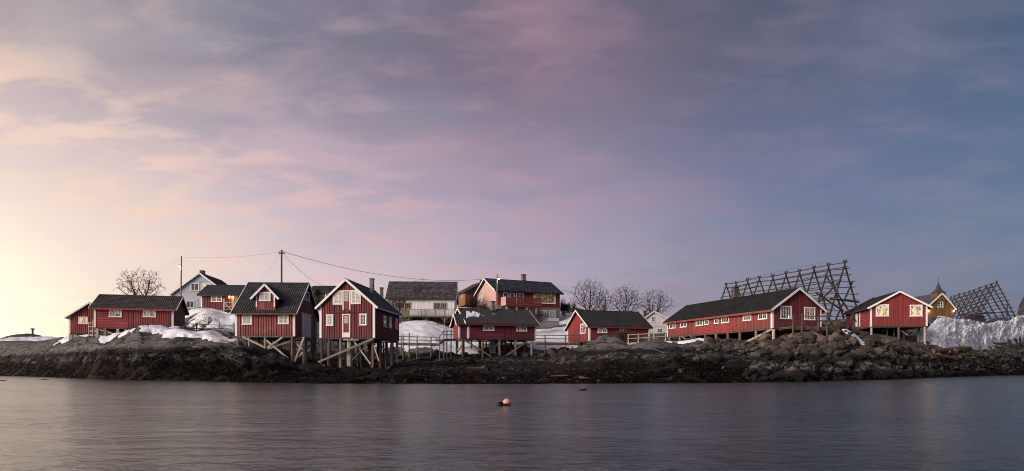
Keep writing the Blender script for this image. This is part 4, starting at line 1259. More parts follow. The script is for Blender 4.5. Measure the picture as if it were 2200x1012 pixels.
# ---- red house with the porch lamp
Dd = House('house', 'low red house with ribbed grey roof and glowing porch lamp', 'house', 432.5, 530, 666.5, 96, 2, 'L', None, depth=6)
Dd.shell(hz(Dd, 631.5, xp=450), hz(Dd, 614, xp=470, plane=('y', 3.0)), 'x')
Dd.core('red_plain', {'F': [(0, 99, 'v', None)], 'L': [(0, 99, 'v', None)]})
Dd.corner_both('FL')
Dd.make_roof('roof_slate', 'rib', 0.45, 0.4, 'dark_metal', 'dark_metal', 0.16, 0.2, rib=0.3)
Dd.window('F', 453.6, 633.6, 477.3, 648.8, 'pane_gold')
Dd.panel('door', 'F', 498, 634.5, 511, 666, 'orange_board', 0.0, 0.075)
Dd.panel('door_frame', 'F', 500.5, 634, 502.8, 666.4, 'white_trim', 0.0, 0.09)
p_ = Dd.plane('y', -0.14, 492.3, 638.5)
MB().lathe([(0.02, 0.2), (0.11, 0.12), (0.13, -0.1), (0.05, -0.16)], p_, 10).build('porch_lamp', M['lamp_warm'], Dd.root)
q_ = Dd.plane('y', -0.30, 494.5, 636)
pl = bpy.data.lights.new('porch_light', 'POINT'); pl.energy = 55; pl.color = (1.0, 0.55, 0.2); pl.shadow_soft_size = 0.12
plo = bpy.data.objects.new('porch_light', pl); COL.objects.link(plo); plo.parent = Dd.root; plo.location = q_
# porch platform with its rail
mb = MB()
a_ = Dd.plane('y', -1.5, 479, 667); b_2 = Dd.plane('y', -1.5, 520, 667)
for k_ in range(7):
    mb.box((a_.x, -1.5 + k_ * 0.215, -0.08), (b_2.x, -1.5 + k_ * 0.215 + 0.2, -0.03))
mb.build('porch_floor', M['pale_timber'], Dd.root)
for x_ in (481.4, 503, 518):
    p_ = Dd.plane('y', -1.45, x_, 650)
    wp_ = Dd.world(p_); g_ = ztf(wp_.x, wp_.y) - Dd.O.z - 0.2
    MB().box((p_.x - 0.08, -1.53, min(g_, -0.1)), (p_.x + 0.08, -1.37, hz(Dd, 644, xp=x_))).build('porch_post', M['pale_timber'], Dd.root)
for y_ in (650, 658):
    p_ = Dd.plane('y', -1.45, 481, y_); r_ = Dd.plane('y', -1.45, 520, y_)
    MB().beam(p_ + Vector((0, -0.07, 0)), r_ + Vector((0, -0.07, 0)), 0.05, 0.11).build('porch_rail', M['pale_timber'], Dd.root)
MB().beam(Dd.plane('y', -1.58, 482, 651), Dd.plane('y', -1.58, 498, 666), 0.04, 0.11).build('porch_rail', M['pale_timber'], Dd.root)

# ---- dormer cabin
E = House('cabin', 'faded red cabin with a gabled dormer and white double door in its side', 'cabin', 506.5, 633, 721.5, 62, 3, 'R', GR, back=680, side='R')
E.shell(hz(E, 668, xp=570), hz(E, 609.5, xp=600, plane=('y', E.Dp / 2)), 'x')
E.core('red_faded', {'F': [(0, 99, 'v', None)], 'R': [(0, 99, 'v', 'red_deep')], 'L': [(0, 99, 'v', None)]})  # right wall's darker red stands in for its shade
E.corner_both('FL'); E.corner_both('FR'); E.corner('R', 1)
E.make_roof('roof_slate', 'pantile', 0.42, 0.30, 'white_trim', 'brown_timber', 0.13, 0.16, rib=0.22)
E.window('F', 520.3, 670.5, 541.8, 698, 'pane_curtain', 2, 3, 1); E.window('F', 598, 668, 620.7, 696.8, 'pane_curtain', 2, 3, 1)
E.window('R', 652, 626, 663.6, 646.5, 'pane_dark', 2, 2, 1)
E.panel('door', 'R', 648.5, 677, 665.2, 721, 'white_trim', 0.0, 0.07)
for x_ in (647.2, 665.2): E.panel('door_frame', 'R', x_, 675, x_ + 1.4, 724, 'white_trim', 0.0, 0.09)
E.panel('door_frame', 'R', 646.5, 674, 667.2, 676.4, 'white_trim', 0.0, 0.1)
E.panel('door_step', 'R', 647.2, 718.5, 666.5, 724.5, 'white_trim', 0.0, 0.12)
# the dormer: its wall rises flush from the front wall
d0 = E.uz('F', 550, 650)[0]; d1 = E.uz('F', 591.5, 650)[0]
dz0 = hz(E, 662, xp=570); dzw = hz(E, 634, xp=570); dzr = hz(E, 612.5, xp=568.5)
dm = (d0 + d1) / 2
def back_y(z): return (z - E.hw) / (E.hr - E.hw) * E.Dp / 2
dn = empty('dormer', (0, 0, 0), 0, E.root)
mb = MB()
yb = back_y(dzr) + 0.15
pr_ = [(d0, E.hw - 0.3), (d1, E.hw - 0.3), (d1, dzw), (dm, dzr), (d0, dzw)]
mb.add([(a, -0.02, b) for a, b in pr_] + [(a, yb, b) for a, b in pr_], [(0, 1, 2, 3, 4), (9, 8, 7, 6, 5), (0, 5, 6, 1), (1, 6, 7, 2), (2, 7, 8, 3), (3, 8, 9, 4), (4, 9, 5, 0)])
for i in range(int((d1 - d0) / 0.2)):
    a = d0 + 0.03 + i * 0.2; b = a + 0.13
    tp = lambda u: dzw + (dzr - dzw) * (1 - abs(u - dm) / (dm - d0))
    mb.hexa([(a, -0.05, dz0), (b, -0.05, dz0), (b, -0.02, dz0), (a, -0.02, dz0), (a, -0.05, tp(a)), (b, -0.05, tp(b)), (b, -0.02, tp(b)), (a, -0.02, tp(a))])
mb.build('dormer_wall', M['red_faded'], dn)
sl_ = (dzr - dzw) / (dm - d0); ov = 0.42
for sg in (-1, 1):
    xe = dm + sg * (dm - d0 + ov); ze = dzw - sl_ * ov
    rt = E.roof; E.roof = dn
    E.slope('dormer_roof', (xe, -0.32, ze + 0.03), (xe, back_y(ze) + 0.1, ze + 0.03), (dm, -0.32, dzr + 0.03), (dm, yb, dzr + 0.03), 'roof_slate', 'pantile', 0.22)
    E.roof = rt
    n_ = Vector((sg * sl_, 0, 1)).normalized()
    MB().beam(Vector((xe, -0.35, ze + 0.03)) - n_ * 0.01, Vector((dm, -0.35, dzr + 0.03)) - n_ * 0.01, 0.05, 0.19, n_).build('dormer_bargeboard', M['white_trim'], dn)
    MB().box((d0 if sg < 0 else d1 - 0.13, -0.075, dz0 + 0.1), (d0 + 0.13 if sg < 0 else d1, -0.051, dzw - 0.02)).build('dormer_corner_board', M['white_trim'], dn)
E.window_m('F', E.uz('F', 558, 637)[0], E.uz('F', 582, 637)[0], hz(E, 647.5, xp=570), hz(E, 627.6, xp=570), 'pane_curtain', 2, 3, 2, off=0.045, parent=dn)
E.floor('grey_timber', 0.14)
for x_ in (511, 536.5, 570): E.stilt(x_, 0.12, 'grey_timber', 0.13)
E.stilt(628, 0.12, 'brown_timber', 0.14); E.stilt(653, 1.0, 'grey_timber', 0.16)
for x_ in (658, 670, 677): E.stilt_side('R', x_, 'grey_timber', 0.13)
E.brace((521, 723.5), (570, 747), 0.02, 'pale_timber', 0.16); E.brace((572, 731), (620, 771), 0.0, 'pale_timber', 0.17); E.brace((607, 724.5), (574, 747), -0.06, 'pale_timber', 0.15)
E.brace((650, 724), (574, 750), 0.8, 'pale_timber', 0.15); E.brace((653, 724), (633, 776), -0.12, 'pale_timber', 0.16); E.brace((650, 757), (632, 777), -0.02, 'pale_timber', 0.13); E.brace((630, 730), (648, 750), 0.3, 'pale_timber', 0.14)
E.brace((543, 725), (577, 745), 1.6, 'brown_timber', 0.13); E.brace((680, 730), (655, 752), 0.1, 'grey_timber', 0.13, 'R'); E.brace((663, 726), (676, 752), 0.15, 'grey_timber', 0.12, 'R')
E.grid_stilts(5, 3)

# ---- tall gable cabin
G = House('cabin', 'tall deep-red cabin with gable windows above a glazed door and leaning pole', 'cabin', 688, 804.5, 725, 61, -4.8, 'R', GR, back=856, side='R')
G.shell(hz(G, 655, xp=795), hz(G, 601.5, xp=744.5), 'y', 0.485)
G.core('red_deep', {'F': [(0, 99, 'v', None)], 'R': [(0, 99, 'v', None)], 'L': [(0, 99, 'v', None)]})
G.corner_both('FL'); G.corner_both('FR'); G.corner('R', 1, mat='dark_timber')
G.make_roof('roof_blue', 'sheet', 0.36, 0.28, 'white_trim', 'white_trim', 0.13, 0.2)
G.chimney(794.5, 803.5, 598, 'chimney_grey', off=0.95)
G.window('F', 701.7, 675.5, 716.5, 700.6, 'pane_curtain', 1, 3, 2); G.window('F', 772.6, 673.9, 787.8, 699.4, 'pane_dark', 1, 3, 3)
def door_set(x0, y0, x1, y1, white_low=None, yg=(0.05, 0.42)):
    G.panel('door', 'F', x0 + 2.2, y0 + 2.5, x1 - 2.2, white_low or (y1 - 2), 'red_deep', 0.0, 0.06)
    for a, b in ((x0, x0 + 2.4), (x1 - 2.4, x1)): G.panel('door_frame', 'F', a, y0 + 2.4, b, y1, 'white_trim', 0.0, 0.085)
    G.panel('door_frame', 'F', x0 - 0.6, y0, x1 + 0.6, y0 + 2.4, 'white_trim', 0.0, 0.09)
    if white_low: G.panel('door_step', 'F', x0 + 2.4, white_low, x1 - 2.4, y1, 'white_trim', 0.0, 0.08)
    h_ = y1 - y0
    gl = G.panel('door_pane', 'F', x0 + 4, y0 + h_ * 0.09, x1 - 4, y0 + h_ * yg[1], 'pane_cream', 0.0, 0.068)
    for k in (1, 2):
        yy = y0 + h_ * (0.09 + (yg[1] - 0.09) * k / 3); G.panel('muntin', 'F', x0 + 4, yy - 0.35, x1 - 4, yy + 0.35, 'red_deep', 0.0, 0.076, gl)
door_set(735.8, 674.7, 752.8, 724.8, 714.5, (0.05, 0.40))
door_set(736.4, 624, 753.2, 666.4, None, (0.05, 0.55))
def gable_window(out, panes):
    fr = G.poly_on('window', 'F', out, 'white_trim', 0.0, 0.09)
    for p in panes: G.poly_on('pane', 'F', p, 'pane_cream', 0.0, 0.098, fr)
    for p in panes:
        xs_ = [q[0] for q in p]; ys_ = [q[1] for q in p]
        for k in (1, 2):
            yy = 628 + 24 * k / 3 + 0
            G.poly_on('muntin', 'F', [(min(xs_) + (0 if k == 2 else 2.5 * (min(ys_) != ys_[0])), yy - 0.4), (max(xs_), yy - 0.4), (max(xs_), yy + 0.4), (min(xs_), yy + 0.4)], 'white_trim', 0.0, 0.106, fr)
gable_window([(715.5, 654.8), (735.6, 654.8), (735.6, 624), (726.6, 624.5), (715.5, 635)], [[(719, 651), (725.8, 651), (725.8, 629), (719, 636)], [(728, 651), (734, 651), (734, 627), (728, 627)]])
gable_window([(754, 653.8), (775.6, 653.2), (775.6, 633), (765, 623.5), (754, 623.5)], [[(756.5, 650.5), (763.5, 650.5), (763.5, 626.5), (756.5, 626.5)], [(765.5, 650), (773, 650), (773, 634.5), (765.5, 628)]])
G.panel('rail', 'F', 708.5, 670.6, 782.5, 671.8, 'red_deep', 0.03, 0.14)
for a in ((822.9, 678, 829.3, 703.2, 'pane_dim'), (834.6, 680.7, 840, 705.5, 'pane_bright'), (848.6, 684.4, 853.7, 708, 'pane_dark')): G.window('R', *a[:4], a[4], 1, 2, 1, cw=0.14)
G.floor('dark_timber')
for x_, m_2 in ((691.5, 'dark_timber'), (708, 'dark_timber'), (732, 'grey_timber'), (748.5, 'pale_timber'), (752.5, 'grey_timber'), (801, 'brown_timber')): G.stilt(x_, 0.12, m_2, 0.125)
for x_, m_2 in ((817, 'brown_timber'), (830, 'brown_timber'), (841, 'pale_timber'), (853, 'pale_timber')): G.stilt_side('R', x_, m_2, 0.14)
G.brace((802, 727.5), (684, 778), -0.3, 'green_timber', 0.2, None, 0.18); G.brace((755, 726), (796, 782), 0.0, 'pale_timber', 0.12); G.brace((776, 727), (790, 755), 0.6, 'grey_timber', 0.22); G.brace((796, 733), (755, 775), 0.9, 'grey_timber', 0.12)
G.brace((803, 742), (814, 776), 0.05, 'pale_timber', 0.10); G.brace((819, 744), (836, 757), 0.2, 'pale_timber', 0.2, 'R'); G.brace((841, 731), (849, 757), 0.3, 'pale_timber', 0.12, 'R')
G.brace((737, 729.5), (770, 730.5), -0.25, 'grey_timber', 0.16, None, 0.06)
G.grid_stilts(5, 4, 'dark_timber', 0.11, 1.2)

# ---- yellow house behind the gable cabin
Fy = House('house', 'yellow boarded house half hidden behind the tall gable cabin', 'house', 664, 722, 650, 118, 0, 'L', None, depth=7)
Fy.shell(hz(Fy, 627, xp=690), hz(Fy, 615.5, xp=690, plane=('y', 3.5)), 'x')
Fy.core('yellow_board', {'F': [(0, 99, 'v', None)]})
Fy.make_roof('roof_slate', 'rib', 0.4, 0.3, 'dark_metal', 'dark_metal', 0.14, 0.18)
Fy.window('F', 699, 629.5, 712, 645, 'pane_dark', 2, 1, 1)

# ---- white house with the tiled roof
Hh = House('house', 'white boarded house with grey tiled roof and timber balcony over the snow', 'house', 833, 976.5, 690, 104, 2.5, 'L', None, depth=7.5)
Hh.shell(hz(Hh, 638.5, xp=900), hz(Hh, 606.5, xp=900, plane=('y', 3.75)), 'x')
Hh.core('white_board', {'F': [(0, 99, 'v', None)], 'L': [(0, 99, 'v', None)], 'R': [(0, 99, 'v', None)]})
Hh.make_roof('roof_tile', 'tile', 0.45, 0.35, 'white_board', 'dark_metal', 0.14, 0.16)
Hh.window('F', 853.9, 650, 884.1, 665, 'pane_dim', 2, 2, 3, 'pale_timber'); Hh.window('F', 930.8, 650, 961.3, 665.3, 'pane_dark', 2, 2, 3, 'pale_timber')
Hh.panel('stone_base', 'F', 833, 678.5, 977, 694, 'chimney_brown', 0.0, 0.10)
p_ = Hh.plane('y', 1.7, 890, 627.5); q_ = Hh.plane('y', 1.1, 903.5, 627.5)
zsl = lambda y: Hh.roof_z(0, y) + 0.17
MB().hexa([(p_.x, 0.95, zsl(0.95)), (q_.x, 0.95, zsl(0.95)), (q_.x, 2.0, zsl(2.0)), (p_.x, 2.0, zsl(2.0)), (p_.x, 0.95, zsl(0.95) + 0.1), (q_.x, 0.95, zsl(0.95) + 0.1), (q_.x, 2.0, zsl(2.0) + 0.1), (p_.x, 2.0, zsl(2.0) + 0.1)]).build('skylight', M['dark_metal'], Hh.roof)
e_ = 0.12
MB().hexa([(p_.x + e_, 1.05, zsl(1.05) + .1), (q_.x - e_, 1.05, zsl(1.05) + .1), (q_.x - e_, 1.9, zsl(1.9) + .1), (p_.x + e_, 1.9, zsl(1.9) + .1), (p_.x + e_, 1.05, zsl(1.05) + 0.112), (q_.x - e_, 1.05, zsl(1.05) + 0.112), (q_.x - e_, 1.9, zsl(1.9) + 0.112), (p_.x + e_, 1.9, zsl(1.9) + 0.112)]).build('skylight_pane', M['car_glass'], Hh.roof)
# balcony
bal = empty('balcony', (0, 0, 0), 0, Hh.root)
yb_ = -1.7
lp = lambda x, y: Hh.plane('y', yb_, x, y)
x0b, x1b = lp(857, 678).x, lp(976, 678).x
zf = lp(900, 678).z; zr_ = lp(900, 664.5).z
for k_ in range(9): MB().box((x0b, yb_ + k_ * 0.19, zf - 0.04), (x1b, yb_ + k_ * 0.19 + 0.175, zf)).build('deck_board', M['green_timber'], bal)
MB().box((x0b, yb_ - 0.05, zf - 0.26), (x1b, yb_ - 0.002, zf + 0.02)).build('deck_beam', M['green_timber'], bal)
MB().box((x0b, yb_ - 0.04, zr_ - 0.06), (x1b, yb_ + 0.06, zr_)).build('handrail', M['green_timber'], bal)
for k_, x_ in enumerate((857.5, 878, 905, 914.5, 935, 955, 975.5)):
    c_ = lp(x_, 670).x; MB().box((c_ - 0.05, yb_ - 0.03, zf), (c_ + 0.05, yb_ + 0.05, zr_ - 0.06)).build('rail_post', M['green_timber'], bal)
q = MB()
u_ = x0b
while u_ < lp(878, 670).x: q.box((u_, yb_ + 0.06, zf), (u_ + 0.17, yb_ + 0.085, zr_ - 0.08)); u_ += 0.185
tag(q.build('rail_panel', M['green_timber'], bal), kind='stuff')
q = MB()
u_ = lp(878.5, 670).x
while u_ < x1b: q.box((u_, yb_ + 0.055, zf + 0.08), (u_ + 0.05, yb_ + 0.075, zr_ - 0.08)); u_ += 0.16
tag(q.build('balusters', M['green_timber'], bal), kind='stuff')
for x_ in (878, 914.5, 955):
    c_ = lp(x_, 685); wq = Hh.world(c_); g_ = ztf(wq.x, wq.y) - Hh.O.z - 0.3
    MB().box((c_.x - 0.1, yb_ + 0.02, g_), (c_.x + 0.1, yb_ + 0.2, zf - 0.05)).build('deck_post', M['green_timber'], bal)
    for sg in (-1, 1): MB().beam((c_.x + sg * 0.08, yb_ + 0.1, zf - 0.75), (c_.x + sg * 0.62, yb_ + 0.1, zf - 0.24), 0.08, 0.1).build('deck_knee', M['green_timber'], bal)

# ---- chimney stack showing between the gable cabin and the white house
ck = px(820, 650, 112)
ce = empty('chimney_stack', (ck.x, ck.y, ztf(ck.x, ck.y) - 0.2)); tag(ce, 'dark brick chimney between the tall gable cabin and white house', 'chimney')
ct = px(820, 617, 112).z - ce.location.z
MB().box((-0.25, -0.25, 0), (0.25, 0.25, ct - 0.2)).build('stack', M['chimney_brown'], ce); MB().box((-0.31, -0.31, ct - 0.2), (0.31, 0.31, ct - 0.05)).build('cap', M['chimney_dark'], ce)

# ---- orange house behind
Ii = House('house', 'orange timber house on the rise behind the large red house', 'house', 1000, 1072, 655, 124, 24, 'L', None, back=983, side='L')
Ii.shell(hz(Ii, 625.5, xp=1000), hz(Ii, 606, xp=1036), 'y')
Ii.core('brown_board', {'F': [(0, 99, 'v', None)], 'L': [(0, 99, 'v', 'orange_board')]})  # left wall's lighter orange carries the light falling on that side
Ii.make_roof('roof_slate', 'rib', 0.4, 0.5, 'brown_board', 'dark_metal', 0.14, 0.18)
Ii.window('L', 991.5, 629, 995.5, 641.5, 'pane_dark', 1, 2, 1, 'pale_timber')
Ii.chimney(1032, 1036.5, 601.5, 'chimney_dark')
Ii.root['label'] = 'orange and brown timber house behind the large red house with the balcony'

# ---- large red house
J = House('house', 'large red house with balcony, picture window and grey lower storey', 'house', 1066, 1202.6, 697, 108, 25, 'L', None, back=1026, side='L')
J.shell(hz(J, 621.5, xp=1067), hz(J, 599.5, xp=1045, plane=('x', 0.0)), 'x')
zsp = hz(J, 661.5, xp=1200)
J.core('red_clap', {'F': [], 'L': [], 'R': [(0, 99, 'h', None)]})
q = MB(); J.clad(q, 'F', 0, 99, 'h', z0=zsp, pitch=0.16); q.build('wall_boarding', M['red_clap'], J.root)
q = MB(); J.clad(q, 'L', 0, 99, 'h', z0=zsp, pitch=0.16); q.build('gable_boarding', M['red_clap_lit'], J.root)  # gable boards paler than the front: sunlight painted into the red
q = MB(); J.clad(q, 'F', 0, 99, 'v', z0=0, z1=zsp - 0.05); J.boxon(q, 'F', 0, J.W, 0, zsp - 0.05, 0.0, 0.012); q.build('basement_wall', M['grey_board'], J.root)
q = MB(); J.clad(q, 'L', 0, 99, 'v', z0=0, z1=zsp - 0.05); J.boxon(q, 'L', 0, J.Dp, 0, zsp - 0.05, 0.0, 0.012); q.build('basement_wall', M['grey_board'], J.root)
J.make_roof('roof_blue_tile', 'tile', 0.55, 0.5, 'white_trim', 'dark_metal', 0.14, 0.2)
J.chimney(1120.6, 1129, 589.8, 'chimney_grey', cap=True, cap_mat='chimney_dark')
J.window('F', 1146, 628.3, 1193, 652.5, 'pane_gold', 3, 1, 1, cw=0.13)
J.window('F', 1080.8, 628, 1092, 640, 'pane_dark', 1, 1, 1); J.window('F', 1095, 628.8, 1106, 640.5, 'pane_dark', 1, 1, 1)
J.window('F', 1109, 629.5, 1124.5, 655, 'pane_dark', 2, 1, 1)
J.window('F', 1161.5, 666.3, 1175.3, 681.3, 'pane_curtain', 2, 1, 1); J.window('F', 1179, 667, 1193, 682, 'pane_curtain', 2, 1, 1)
J.window('L', 1032.6, 634, 1038, 649, 'pane_curtain', 1, 2, 2)
bal = empty('balcony', (0, 0, 0), 0, J.root)
yb_ = -2.0
bp = lambda x, y: J.plane('y', yb_, x, y)
x0b, x1b = bp(1087, 650).x, bp(1164, 650).x
zf = bp(1087, 655).z; zr_ = bp(1087, 637).z
MB().box((x0b, yb_, zf - 0.2), (x1b, -0.06, zf)).build('deck', M['red_clap'], bal)
for z0_, z1_ in ((zr_ - 0.09, zr_), (zf + 0.02, zf + 0.25)):
    MB().box((x0b, yb_ - 0.05, z0_), (x1b, yb_ - 0.001, z1_)).build('rail', M['red_clap'], bal)
    MB().box((x0b - 0.05, yb_ - 0.05, z0_ + 0.003), (x0b - 0.001, -0.06, z1_ - 0.003)).build('rail', M['red_clap_lit'], bal)  # left-facing rail in the paler red, lit by its colour
q = MB(); u_ = x0b
while u_ < x1b - 0.05: q.box((u_, yb_ - 0.03, zf), (u_ + 0.10, yb_ - 0.005, zr_ - 0.09)); u_ += 0.135
tag(q.build('balusters', M['red_clap'], bal), kind='stuff')
q = MB(); u_ = yb_
while u_ < -0.1: q.box((x0b - 0.03, u_, zf), (x0b - 0.005, u_ + 0.10, zr_ - 0.09)); u_ += 0.135
tag(q.build('balusters', M['red_clap_lit'], bal), kind='stuff')  # left-facing balusters share the painted sunlight
for x_ in (1090, 1111.5, 1133, 1154):
    c_ = bp(x_, 665); wq = J.world(c_); g_ = ztf(wq.x, wq.y) - J.O.z - 0.4
    MB().box((c_.x - 0.12, yb_ + 0.15, g_), (c_.x + 0.12, yb_ + 0.39, zf - 0.2)).build('balcony_post', M['concrete'], bal)
# terrace wall and white fence in front of the basement
tw = empty('terrace_wall', J.world((0, 0, 0)), math.radians(25)); tag(tw, 'pale concrete terrace wall below the large red house', 'wall')
t0_ = J.plane('y', -3.0, 1152, 695); t1_ = J.plane('y', -3.0, 1201, 695)
ztop = J.plane('y', -3.0, 1180, 690.5).z; zbot = J.plane('y', -3.0, 1180, 712).z
MB().box((t0_.x, -3.0, zbot), (t1_.x, -0.2, ztop)).build('wall_body', M['concrete'], tw)
MB().box((t0_.x - 0.04, -3.05, ztop), (t1_.x + 0.04, -0.15, ztop + 0.08)).build('coping', M['concrete'], tw)
wf = empty('fence', J.world((0, 0, 0)), math.radians(25)); tag(wf, 'white rail fence on the concrete terrace wall', 'fence')
zft = J.plane('y', -2.9, 1175, 682.8).z
for k_ in range(3): MB().box((t0_.x, -2.93, ztop + 0.2 + k_ * (zft - ztop - 0.25) / 2 - 0.05), (t1_.x, -2.89, ztop + 0.2 + k_ * (zft - ztop - 0.25) / 2 + 0.05)).build('rail', M['white_trim'], wf)
for k_ in range(6):
    c_ = t0_.x + 0.1 + (t1_.x - t0_.x - 0.2) * k_ / 5; MB().box((c_ - 0.05, -2.885, ztop + 0.08), (c_ + 0.05, -2.80, zft + 0.02)).build('post', M['white_trim'], wf)

# ---- cabin with snow on its roof and a small annexe
K = House('cabin', 'wine-red cabin with snow on the roof and a small annexe at its left end', 'cabin', 1005.6, 1150.8, 726.5, 82, 22, 'L', GR, depth=6.3)
K.shell(hz(K, 691.8, xp=1010), hz(K, 666.5, xp=1080, plane=('y', 3.15)), 'x')
uK0 = K.uz('F', 1012, 710)[0]; uK = K.uz('F', 1079.3, 710)[0]
K.core('red_plain', {'F': [(uK0, uK, 'h', 'red_wine_log'), (uK + 0.06, 99, 'v', None)], 'R': [(0, 99, 'v', None)], 'L': [(0, 99, 'v', 'red_bright')]})  # left gable's brighter red holds painted sunlight
K.panel('trim_board', 'F', 1009.5, 693, 1012.3, 727, 'red_plain', 0.0, 0.045)
K.corner_both('FL'); K.corner_both('FR')
K.make_roof('roof_snowy', 'rib', 0.40, 0.40, 'white_trim', 'red_plain', 0.22, 0.18, rib=0.22)
K.window('F', 1038, 693.8, 1061.4, 710.8, 'pane_dim'); K.window('F', 1109.2, 695.3, 1131.8, 712.2, 'pane_dim')
K.chimney(1054.5, 1063.5, 647.5, 'chimney_grey', cap=True, cap_mat='chimney_dark', off=-0.4)
# annexe
ax = empty('annexe', (0, 0, 0), 0, K.root)
aw, ad = 1.15, 2.3
ah = hz(K, 694.5, xp=1000); ar = ah + 1.15
mb = MB()
prA = [(0.1, 0.0), (ad, 0.0), (ad, ah), (ad / 2 + 0.05, ar), (0.1, ah)]
mb.add([(-aw, a, b) for a, b in prA] + [(-0.03, a, b) for a, b in prA], [(0, 1, 2, 3, 4), (9, 8, 7, 6, 5), (0, 5, 6, 1), (1, 6, 7, 2), (2, 7, 8, 3), (3, 8, 9, 4), (4, 9, 5, 0)])
for i in range(5): mb.box((-aw + 0.16 + i * 0.19, 0.075, -0.03), (-aw + 0.28 + i * 0.19, 0.1, ah))
mb.build('annexe_wall', M['red_plain'], ax)
q = MB()
for i in range(10):
    y_ = 0.14 + i * 0.215; zt2 = ah + (ar - ah) * (1 - abs(y_ + 0.06 - ad / 2 - .05) / (ad / 2 - 0.05))
    q.box((-aw - 0.026, y_, -0.03), (-aw, y_ + 0.14, zt2 - 0.02))
q.build('annexe_gable', M['red_bright'], ax)  # annexe gable in the same painted-in sunlight
for sg in (0, 1):
    ye = -0.22 if sg == 0 else ad + 0.32; ze = ah - 0.33
    rt = K.roof; K.roof = ax
    K.slope('annexe_roof', (-aw - 0.4, ye, ze), (-0.05, ye, ze), (-aw - 0.4, ad / 2 + 0.05, ar + 0.04), (-0.05, ad / 2 + 0.05, ar + 0.04), 'roof_snowy', 'rib', 0.22)
    K.roof = rt
    n_ = Vector((0, -1 if sg == 0 else 1, 1)).normalized()
    MB().beam(Vector((-aw - 0.43, ye, ze)) - n_ * 0.02, Vector((-aw - 0.43, ad / 2 + 0.05, ar + 0.04)) - n_ * 0.02, 0.045, 0.17, n_).build('annexe_bargeboard', M['white_trim'], ax)
MB().box((-aw - 0.04, 0.052, -0.04), (-aw + 0.14, 0.074, ah - 0.02)).build('annexe_corner_board', M['white_trim'], ax)
MB().box((-aw - 0.052, 0.052, -0.04), (-aw - 0.028, 0.22, ah - 0.02)).build('annexe_corner_board', M['white_trim'], ax)
# snow lying on the roof slope
def roof_snow(h, x0, y0, x1, y1, seed):
    sl = (h.hr - h.hw) / (h.Dp * h.rp); n_ = Vector((0, -sl, 1)).normalized()
    def onroof(xp, yp):
        o, d = h.ray(xp, yp); off = h.hw + 0.13
        t = (off + sl * o.y - o.z) / (d.z - sl * d.y); return o + d * t
    nx, ny = 90, 26
    V = []; keep = []
    A_, B_ = np.meshgrid(np.linspace(0, 1, nx), np.linspace(0, 1, ny))
    m = fbm(A_ * 14, B_ * 5, 4, seed) - 0.30 - 0.42 * A_ ** 0.8 - 1.6 * np.abs(B_ - 0.42 - 0.05 * np.sin(A_ * 6)) ** 1.6 + 0.16 * (A_ < 0.5)
    for j in range(ny):
        for i in range(nx):
            p = onroof(x0 + (x1 - x0) * A_[j, i], y0 + (y1 - y0) * B_[j, i])
            th = min(0.10, max(-0.05, m[j, i] * 0.8))
            V.append(p + n_ * th)
    ii = np.arange(nx * ny).reshape(ny, nx)
    q = np.stack([ii[:-1, :-1], ii[:-1, 1:], ii[1:, 1:], ii[1:, :-1]], -1).reshape(-1, 4)
    q = q[(m.ravel()[q] > 0).sum(1) >= 2]
    o = np_mesh('roof_snow', np.array([tuple(v) for v in V]), q, M['snow_clean'], parent=h.roof)
roof_snow(K, 1001, 668, 1064, 685, 5)
K.floor('dark_timber')
for x_, m_2 in ((994, 'brown_timber'), (1037, 'brown_timber'), (1073.8, 'grey_timber'), (1107.8, 'grey_timber'), (1142.5, 'grey_timber')): K.stilt(x_, 0.15, m_2, 0.15)
K.stilt(981, 1.6, 'grey_timber', 0.13); K.stilt(1030, 2.2, 'brown_timber', 0.12); K.stilt(1126, 3.0, 'grey_timber', 0.14); K.stilt(1086, 3.0, 'brown_timber', 0.12); K.stilt(1058, 2.6, 'concrete', 0.32, round_=False)
K.brace((997, 730), (1055, 766), 0.0, 'grey_timber', 0.19); K.brace((1135, 732), (1083, 767), 0.0, 'grey_timber', 0.18); K.brace((1073, 729), (1060, 753), 0.7, 'grey_timber', 0.12); K.brace((993, 740), (983, 757), 0.5, 'grey_timber', 0.11); K.brace((1138, 738), (1122, 760), 1.5, 'brown_timber', 0.13)
K.grid_stilts(5, 2, 'dark_timber', 0.11, 2.5)

# ---- next cabin to the right
L_ = House('cabin', 'red cabin with bright left gable and black roof beside the plank deck', 'cabin', 1266, 1394.5, 731.3, 88, 17, 'L', GR, back=1220.6, side='L')
L_.shell(hz(L_, 699, xp=1270), hz(L_, 669.5, xp=1300, plane=('y', L_.Dp / 2)), 'x')
uL = L_.uz('F', 1330, 715)[0]; uL2 = L_.uz('F', 1346, 715)[0]
L_.core('red_plain', {'F': [(0.15, uL, 'h', 'red_wine_log'), (uL2, 99, 'v', None)], 'L': [(0, 99, 'v', 'red_bright')], 'R': [(0, 99, 'v', None)]})  # left gable lit through a brighter red, not paint of its own
L_.corner_both('FL'); L_.corner('L', 0); L_.corner('F', 1)
L_.make_roof('roof_black', 'rib', 0.38, 0.42, 'white_trim', 'red_plain', 0.19, 0.18, rib=0.22)
L_.window('L', 1247.7, 695.3, 1258.8, 717, 'pane_bright', 2, 3, 1); L_.window('F', 1284, 700.3, 1304, 715.8, 'pane_bright', 2, 2, 2)
L_.chimney(1293, 1301.5, 655, 'chimney_brown')
L_.panel('door', 'F', 1334, 702, 1343, 730, 'dark_timber', 0.0, 0.04)
for x_ in (1332.5, 1337.5): L_.panel('door_frame', 'F', x_, 702, x_ + 1.5, 718, 'white_trim', 0.0, 0.09)
pw = L_.plane('y', -0.09, 1343.5, 705.3)
mb = MB(); R_ = 0.17
